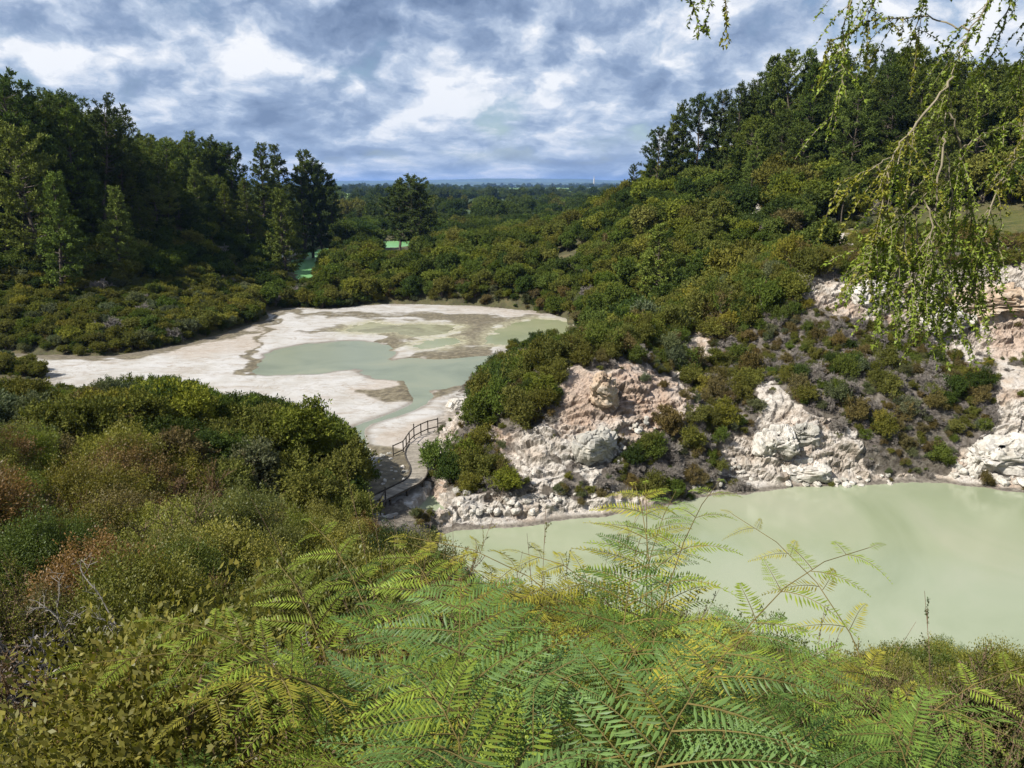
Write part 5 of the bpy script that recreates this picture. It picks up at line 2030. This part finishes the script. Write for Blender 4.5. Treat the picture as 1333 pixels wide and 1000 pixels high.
for Y, dn, st in ((6.6, -14, .36), (6.0, -4, .40), (5.3, 18, .42), (4.6, 54, .44), (4.0, 92, .44), (3.4, 136, .42), (2.85, 185, .38)):
    for gx in np.arange(-4.6, 5.6, st):
        x, y = gx + rnd.uniform(-.2, .2), Y + rnd.uniform(-.25, .25)
        z = hl(x, y)
        px = CX + FPX * x / (y * .9)
        if not 60 < px < 1400:
            continue
        if px < 365 and rnd.random() < .5:
            continue
        gap = float(fbm(np.array([[x, y]]), .85, 2, .5, 97)[0])
        if gap < -.30 and Y < 6:
            continue
        py = fern_top(px) + dn + rnd.uniform(-26, 10) - 34 * gap
        h = (at_depth(px, py, y)[2] - z) / 1.0
        if h < 0.3:
            continue
        if px < 365:
            h = min(h, .95)
        h = min(h, 2.5)
        n = math.sin(px * .013) + rnd.uniform(-1, 1)
        tone = pick(('yellow green', 2.4 if 620 < px < 930 or px > 1050 else 1.2), ('fresh green', 2.4), ('deep green', 1.6), ('cool green', 2.2 if 440 < px < 760 else .7), ('golden', .18), ('rusty', .08))
        fern(x, y, h, tone, fern_label(px, py, tone, h, y))
print('FERNS', n_fern)
# the golden fern that arches over the water, and the pale hand of fronds to the left
def placed_fern(px, py, Y, tone, label, lean):
    p = at_depth(px, py, Y)
    fern(p[0], p[1], p[2] - hl(p[0], p[1]), tone, label, lean)


placed_fern(868, 716, 5.3, 'golden', 'golden green bracken arching highest against the pale lake', math.pi * .9)
placed_fern(842, 722, 5.5, 'golden', 'golden bracken left of the highest arching frond', math.pi)
for k, (px, py, Y) in enumerate([(835, 716, 4.8), (868, 712, 4.9), (800, 735, 4.7), (905, 738, 4.9), (785, 742, 5.2), (812, 728, 5.4), (850, 722, 5.0), (890, 732, 5.3), (912, 752, 5.6), (560, 738, 5.4), (600, 732, 5.2), (642, 742, 5.5), (520, 746, 5.3), (482, 760, 5.0)]):
    placed_fern(px, py, Y, ['yellow green', 'golden', 'fresh green'][k % 3], f'{["yellow green", "golden", "fresh green"][k % 3]} bracken frond {"under the high golden arch" if px > 700 else "topping the clump below the outlet pool"}', rnd.uniform(0, 6.28))
placed_fern(430, 800, 4.4, 'yellow green', 'pale yellow green bracken reaching out over the dark hollow', math.pi * .95)
placed_fern(480, 772, 4.8, 'yellow green', 'yellow green bracken behind the frond over the dark hollow', math.pi * 1.1)
placed_fern(1225, 788, 5.6, 'golden', 'golden upright bracken tip against the lake at right', 2.0)




settle_fern_labels()


# ------------------------------------------------------------------ sprigs of manuka between ferns and water
def sprig(px, py, Y, seed, label, tone, n=7, lean=0.35, leafL=.026):
    p = at_depth(px, py, Y)
    z = hl(p[0], p[1])
    H = p[2] - z
    g = np.random.default_rng(seed)
    br = []
    for k in range(n):
        a = g.uniform(0, 6.28)
        s = np.linspace(0, 1, 7)[:, None]
        ln = H * g.uniform(.72, 1.02)
        tip = np.array((math.cos(a) * lean * ln * g.uniform(.3, 1.1), math.sin(a) * lean * .6 * ln, ln))
        pts = s * tip + np.array((math.cos(a + 1), math.sin(a + 1), 0)) * .06 * np.sin(s * 5) + np.array((0, 0, -.1)) * (1 - s)
        br.append((pts, np.linspace(.009, .002, 7), 0))
        for j in range(9):
            f = g.uniform(.45, .97)
            q0 = np.array([np.interp(f, s[:, 0], pts[:, i]) for i in range(3)])
            d = unit(unit(tip) * .8 + g.normal(size=3) * .5)
            t = np.linspace(0, 1, 5)[:, None]
            l2 = g.uniform(.10, .34) * (1.1 - f * .4)
            br.append((q0 + d * l2 * t + np.array((0, 0, .06)) * t * t * l2 * 4, np.linspace(.0035, .0012, 5), 1))
    root = link('manuka_shrub', None, loc=(p[0], p[1], z))
    tag(root, label, 'shrub')
    f = link('foliage', sprig_leaves('foliage', br, seed, leafL, .0055, M_SPRIG, .016, 1, 2, .3), root)
    f['tint'] = TONE[tone]
    link('stems', twigs_mesh('stems', br, M_BROWN, 4), root)


sprig(690, 700, 6.9, 41, 'spiky olive sprigs standing up against the lake in the middle', 'olive', 9, .5)
sprig(655, 715, 7.2, 42, 'thin dark sprigs left of the spiky olive sprigs', 'mid green', 6, .45)
sprig(735, 738, 7.4, 43, 'leaning sprigs right of the spiky olive sprigs', 'grey green', 6, .6)
sprig(590, 672, 8.6, 44, 'yellowish leafy sprigs by the small outlet pool', 'golden green', 9, .5)
sprig(545, 655, 9.0, 45, 'straw coloured sprigs below the boardwalk end', 'golden green', 9, .55)
sprig(480, 650, 9.4, 46, 'tall golden sprigs under the shaded end of the boardwalk', 'golden green', 10, .5)
sprig(965, 765, 6.7, 47, 'dark thin sprigs right of the golden arching fern', 'dark green', 7, .5)
sprig(1010, 790, 6.6, 48, 'sparse sprigs in the gap to the lake', 'olive', 6, .7)
sprig(1045, 830, 6.8, 49, 'grey green sprigs low in the gap to the lake', 'grey green', 8, .5)
sprig(860, 702, 6.6, 50, 'fine brown sprigs behind the golden arching fern', 'brownish', 4, .3)
sprig(1320, 800, 5.5, 51, 'dark drooping sprig at the right edge over the water', 'dark green', 4, .8)


# ------------------------------------------------------------------ bare white branches on the near slope
def bare_shrub(path_px, Y, label, seed, r=.022, twigs=20):
    Y = min(Y * 1.5, float(hit(path_px[0][0][0], path_px[0][0][1])[1]) - .7)
    P = [np.array([at_depth(a, b, Y + dy) for a, b, dy in path]) for path in path_px]
    base = P[0][0]
    root = link('bare_shrub', None, loc=tuple(base))
    tag(root, label, 'dead shrub')
    g = np.random.default_rng(seed)
    for j, pts in enumerate(P):
        q_ = pts - base
        for _ in range(2):
            q_ = np.concatenate([q_[:1], np.stack([q_[:-1] * .7 + q_[1:] * .3, q_[:-1] * .3 + q_[1:] * .7], 1).reshape(-1, 3), q_[-1:]])
        if j == 0:
            gz = hl(base[0], base[1]) - base[2] - .1
            q_ = np.concatenate([[np.array((0.02, 0.05, gz))], q_])
        G = Geo()
        G.tube(q_, np.linspace(r if j == 0 else r * .6, .006, len(q_)), 6)
        for k in range(twigs // 2):
            f = g.uniform(.3, 1.0)
            i = min(int(f * (len(q_) - 1)), len(q_) - 2)
            d = unit(unit(q_[i + 1] - q_[i]) * .6 + g.normal(size=3) * .7 + np.array((0, 0, .3)))
            t = np.linspace(0, 1, 4)[:, None]
            ln = g.uniform(.12, .36)
            tw = q_[i] + d * ln * t + g.normal(size=(4, 3)) * .025 * t
            G.tube(tw, np.linspace(.006, .002, 4), 4)
            for m in range(2):
                d2 = unit(d + g.normal(size=3) * .6)
                G.tube(tw[2] + d2 * ln * .5 * t, np.linspace(.005, .002, 4), 3)
        link('branch', G.mesh('branch', M_PALE), root)


bare_shrub([[(88, 836, 0), (84, 815, 0), (66, 795, .1), (48, 783, .1)], [(88, 836, 0), (72, 800, 0), (78, 775, .1), (76, 755, .2), (84, 745, .2)], [(72, 800, 0), (60, 790, -.1), (45, 792, -.2)], [(84, 820, 0), (95, 800, .1), (105, 805, .1)]],
           9.5, 'white forked bare shrub at the far left of the near slope', 61)
bare_shrub([[(155, 890, 0), (154, 840, 0), (152, 815, 0)], [(152, 815, 0), (140, 795, .1), (128, 770, .1), (112, 755, .1), (104, 740, .2), (106, 728, .2)], [(152, 815, 0), (140, 808, -.1), (128, 806, -.1)]],
           9.0, 'leaning bare white stem right of the forked bare shrub', 62, .022)
bare_shrub([[(195, 945, 0), (205, 920, 0), (225, 900, .1), (250, 890, .2)], [(195, 945, 0), (212, 905, .1), (222, 880, .1), (238, 868, .2)]], 7.0, 'brown grey fallen twigs above the lower left ferns', 63, .02, 30)
bare_shrub([[(365, 885, 0), (385, 865, .1), (400, 845, .2)], [(365, 885, 0), (390, 878, .1), (415, 880, .2)], [(350, 870, 0), (372, 850, .1)]], 6.8, 'bare grey twigs in the dark hollow left of the ferns', 64, .016, 30)


# ------------------------------------------------------------------ the weeping tree overhead
def weeping_tree():
    base = np.array((4.6, 5.0, hl(4.6, 5.0)))
    root = link('weeping_tree', None, loc=tuple(base))
    tag(root, 'weeping tree with hanging leafy branches across the top right', 'tree')
    g = np.random.default_rng(77)
    G = Geo()
    s = np.linspace(0, 1, 10)[:, None]
    G.tube(s * np.array((-.15, -.15, 27.4 - base[2])) + np.array((0, 0, -.3)) + .1 * np.sin(s * 4) * np.array((1, 0, 0)), np.linspace(.17, .10, 10), 10)
    limb = np.array([(4.45, 4.85, 26.2), (4.1, 4.7, 26.9), (3.4, 4.5, 27.0), (2.6, 4.3, 26.75), (1.8, 4.15, 26.5), (1.1, 4.05, 26.25), (0.8, 4.0, 26.1)]) - base
    G.tube(limb, np.linspace(.085, .012, 7), 8)
    link('trunk', G.mesh('trunk', M_BARK), root)
    STR = [
        ([(1420, -150, 4.6), (1340, -60, 4.5), (1290, 0, 4.4), (1262, 40, 4.3), (1245, 70, 4.25), (1237, 110, 4.2), (1232, 150, 4.2), (1226, 190, 4.15), (1212, 230, 4.1), (1200, 265, 4.1), (1168, 288, 4.0), (1138, 318, 4.0), (1118, 350, 3.95)], .005, 1.0),
        ([(1240, 100, 4.2), (1215, 135, 4.15), (1182, 172, 4.1), (1160, 203, 4.05), (1150, 250, 4.0), (1140, 305, 4.0), (1128, 360, 3.95)], .008, 1.1),
        ([(1228, 180, 4.15), (1221, 240, 4.1), (1219, 290, 4.1), (1212, 345, 4.05), (1204, 405, 4.0), (1200, 432, 4.0)], .007, 1.8),
        ([(1233, 145, 4.2), (1246, 165, 4.2), (1251, 195, 4.25), (1244, 250, 4.3), (1240, 310, 4.3), (1232, 370, 4.3)], .006, 1.3),
        ([(1203, 260, 4.1), (1214, 300, 4.0), (1216, 350, 4.0), (1200, 405, 3.95), (1190, 425, 3.9)], .006, 1.8),
        ([(1180, 280, 4.05), (1176, 320, 4.0), (1168, 360, 4.0), (1152, 395, 4.0)], .005, 1.5),
        ([(1262, 40, 4.3), (1236, 30, 4.4), (1205, 20, 4.5), (1170, 25, 4.5), (1135, 22, 4.5), (1100, 48, 4.5), (1075, 55, 4.5)], .006, .8),
        ([(1400, 20, 4.7), (1340, 120, 4.5), (1326, 195, 4.45), (1312, 229, 4.4), (1290, 245, 4.4), (1283, 250, 4.4)], .009, .6),
        ([(1312, 229, 4.4), (1296, 250, 4.4), (1287, 285, 4.35), (1277, 330, 4.3), (1267, 375, 4.3), (1252, 420, 4.3)], .006, 1.6),
        ([(1290, 275, 4.4), (1278, 310, 4.4), (1272, 350, 4.4), (1262, 395, 4.35)], .005, 1.4),
        ([(1130, -60, 4.5), (1108, 0, 4.4), (1097, 40, 4.35), (1098, 80, 4.3), (1095, 112, 4.3), (1089, 150, 4.3), (1084, 174, 4.3)], .005, .55),
        ([(1160, -60, 4.5), (1140, 0, 4.5), (1122, 30, 4.5), (1100, 55, 4.5), (1080, 62, 4.5)], .005, 1.0),
        ([(1225, -60, 4.5), (1205, 0, 4.5), (1190, 40, 4.5), (1180, 75, 4.5)], .005, 1.0),
        ([(1330, -60, 4.6), (1318, 0, 4.6), (1300, 50, 4.6), (1285, 90, 4.6), (1270, 130, 4.6)], .006, .9),
        ([(1380, -40, 4.6), (1345, 40, 4.6), (1330, 90, 4.6), (1322, 130, 4.6)], .006, 1.0),
        ([(885, -70, 4.2), (895, -10, 4.2), (904, 15, 4.2), (911, 44, 4.2)], .004, .9),
        ([(930, -70, 4.2), (942, -10, 4.2), (948, 25, 4.2), (946, 60, 4.2)], .004, .9),
        ([(915, -60, 4.2), (925, -8, 4.2), (922, 18, 4.2), (917, 40, 4.2)], .003, .9),
        ([(1183, 172, 4.1), (1165, 230, 4.1), (1140, 268, 4.1), (1112, 300, 4.1)], .004, .7),
        ([(1160, 205, 4.05), (1135, 220, 4.0), (1105, 232, 4.0), (1090, 240, 4.0)], .003, .9),
        ([(1250, 195, 4.25), (1270, 180, 4.3), (1300, 165, 4.3), (1330, 160, 4.3)], .004, 1.0),
        ([(1285, 250, 4.4), (1310, 215, 4.5), (1333, 200, 4.5), (1370, 190, 4.5)], .004, 1.0),
    ]
    STR += [
        ([(1232, 200, 4.2), (1238, 260, 4.2), (1232, 320, 4.2), (1226, 380, 4.2), (1222, 425, 4.2)], .0045, 2.2),
        ([(1190, 275, 4.1), (1195, 330, 4.1), (1186, 380, 4.1), (1180, 412, 4.1)], .0045, 2.2),
        ([(1210, 230, 4.1), (1185, 255, 4.15), (1160, 300, 4.15), (1146, 345, 4.15), (1140, 372, 4.15)], .0045, 2.2),
        ([(1245, 170, 4.3), (1262, 230, 4.35), (1266, 290, 4.35), (1256, 345, 4.35), (1250, 385, 4.35)], .0045, 2.2),
        ([(1150, 255, 4.0), (1150, 300, 4.1), (1134, 335, 4.1), (1124, 365, 4.1)], .0045, 2.2),
        ([(1300, 240, 4.4), (1305, 290, 4.45), (1296, 330, 4.45), (1288, 360, 4.45)], .0045, 2.2),
    ]
    for path, r, dens in STR:
        short = .28 if path[0][0] < 960 else 1.0
        P = np.array([at_depth(a, b, Y) for a, b, Y in path]) - base
        if path[0][1] <= -40 or path[0][0] >= 1380:
            P = np.concatenate([limb[np.argmin(np.linalg.norm(limb - P[0], axis=1))][None], P])
        for _ in range(2):
            P = np.concatenate([P[:1], np.stack([P[:-1] * .72 + P[1:] * .28, P[:-1] * .28 + P[1:] * .72], 1).reshape(-1, 3), P[-1:]])
        P[1:-1] += g.normal(size=(len(P) - 2, 3)) * .006
        B, tw = Geo(), []
        B.tube(P, np.linspace(r * .8, .0018, len(P)), 6)
        cum = np.concatenate([[0], np.cumsum(np.linalg.norm(np.diff(P, axis=0), axis=1))])
        n = int(cum[-1] / .050 * min(dens, 1.25))
        for k in range(n):
            f = g.uniform(.22, 1.0)
            q0 = np.array([np.interp(f * cum[-1], cum, P[:, i]) for i in range(3)])
            ln = g.uniform(.05, .30) * (1.2 - .5 * f) * (1.25 if dens > 1.2 else 1) * short
            d = unit(g.normal(size=3) * np.array((.8, .7, .4)) + np.array((-.12, 0, -.75)))
            t = np.linspace(0, 1, 5)[:, None]
            pts = q0 + d * ln * t + np.array((0, 0, -.55)) * ln * t * t
            B.tube(pts, np.linspace(.0026, .0009, 5), 3)
            tw.append((pts, None, 1))
        tw.append((P[len(P) // 4:], None, 1))
        o = link('branch', B.mesh('branch', M_TWIG), root)
        lf = link('leaves', sprig_leaves('leaves', tw, int(g.integers(1e6)), .022, .0060, M_SPRIG, .0105, 1, 2, -.1), o)
        lf['kind'] = 'stuff'
        lf['tint'] = tuple(np.array((0.165, 0.215, 0.030)) * g.uniform(.75, 1.25) * (np.array((1.15, .9, .9)) if g.random() < .25 else 1))


M_TWIG = bark_mat('weeping_twigs', (0.12, 0.10, 0.06), (0.25, 0.215, 0.15))
weeping_tree()


# ------------------------------------------------------------------ beyond the valley
def far_woods():
    its = []
    g = random.Random(21)
    for _ in range(900):
        y = g.uniform(430, 760)
        x = g.uniform(-.75, .75) * y
        s = g.uniform(1.6, 3.0)
        its.append(dict(x=x, y=y, z=PLAIN_Z - 1, rot=g.uniform(0, 6.28), s=s, sz=s * g.uniform(1, 1.5), tone=g.choice(['dark green', 'dark green', 'mid green', 'pine dark', 'olive'])))
    for row in range(36):
        y0 = 800 * (1.085 ** row)
        x0, w = g.uniform(-.7, .6) * y0, g.uniform(.12, .5) * y0
        sl = g.uniform(-.12, .12)
        n = int(w / (7 + y0 / 700))
        for k in range(min(n, 170)):
            x = x0 + w * k / min(n, 170) + g.uniform(-3, 3)
            s = g.uniform(2.0, 4.2) * (1 + y0 / 9000)
            its.append(dict(x=x, y=y0 + sl * (x - x0) + g.uniform(-6, 6), z=PLAIN_Z - 2, rot=g.uniform(0, 6.28), s=s, sz=s * g.uniform(.8, 1.5), tone=g.choice(['dark green', 'pine dark', 'pine dark', 'mid green'])))
    src = [o for o in COL.objects if o.name.startswith('crown') and o.parent and o.parent.name.startswith('scrub_tree')][:12]
    mass('far_woodland', its, src)


far_woods()


def far_tower():
    p = at_depth(773, 244, 6500)
    G = Geo()
    zs = np.array((0, 20, 45, 60, 72, 95.0))
    G.tube(np.stack([zs * 0, zs * 0, zs], 1), np.array((9, 7.5, 6.5, 6, 3.2, 1.2)), 12)
    o = link('tower', G.mesh('tower', M_WHITE_ROCK), loc=(p[0], 6500, PLAIN_Z - 3))
    tag(o, 'slender pale tower far off on the plain', 'tower')


far_tower()


def make_haze():
    m = bpy.data.materials.new('haze')
    m.use_nodes = True
    q = NT(m.node_tree)
    out = q.n('ShaderNodeOutputMaterial')
    v = q.n('ShaderNodeVolumePrincipled', {'Color': (0.28, 0.49, 0.96, 1), 'Density': 5e-5, 'Anisotropy': 0.1})
    q.link(v.outputs[0], out.inputs['Volume'])
    G = Geo()
    G.box((0, 0, 90), 90000, 90000, 200)
    o = link('haze', G.mesh('haze', m))
    tag(o, kind='stuff')


make_haze()
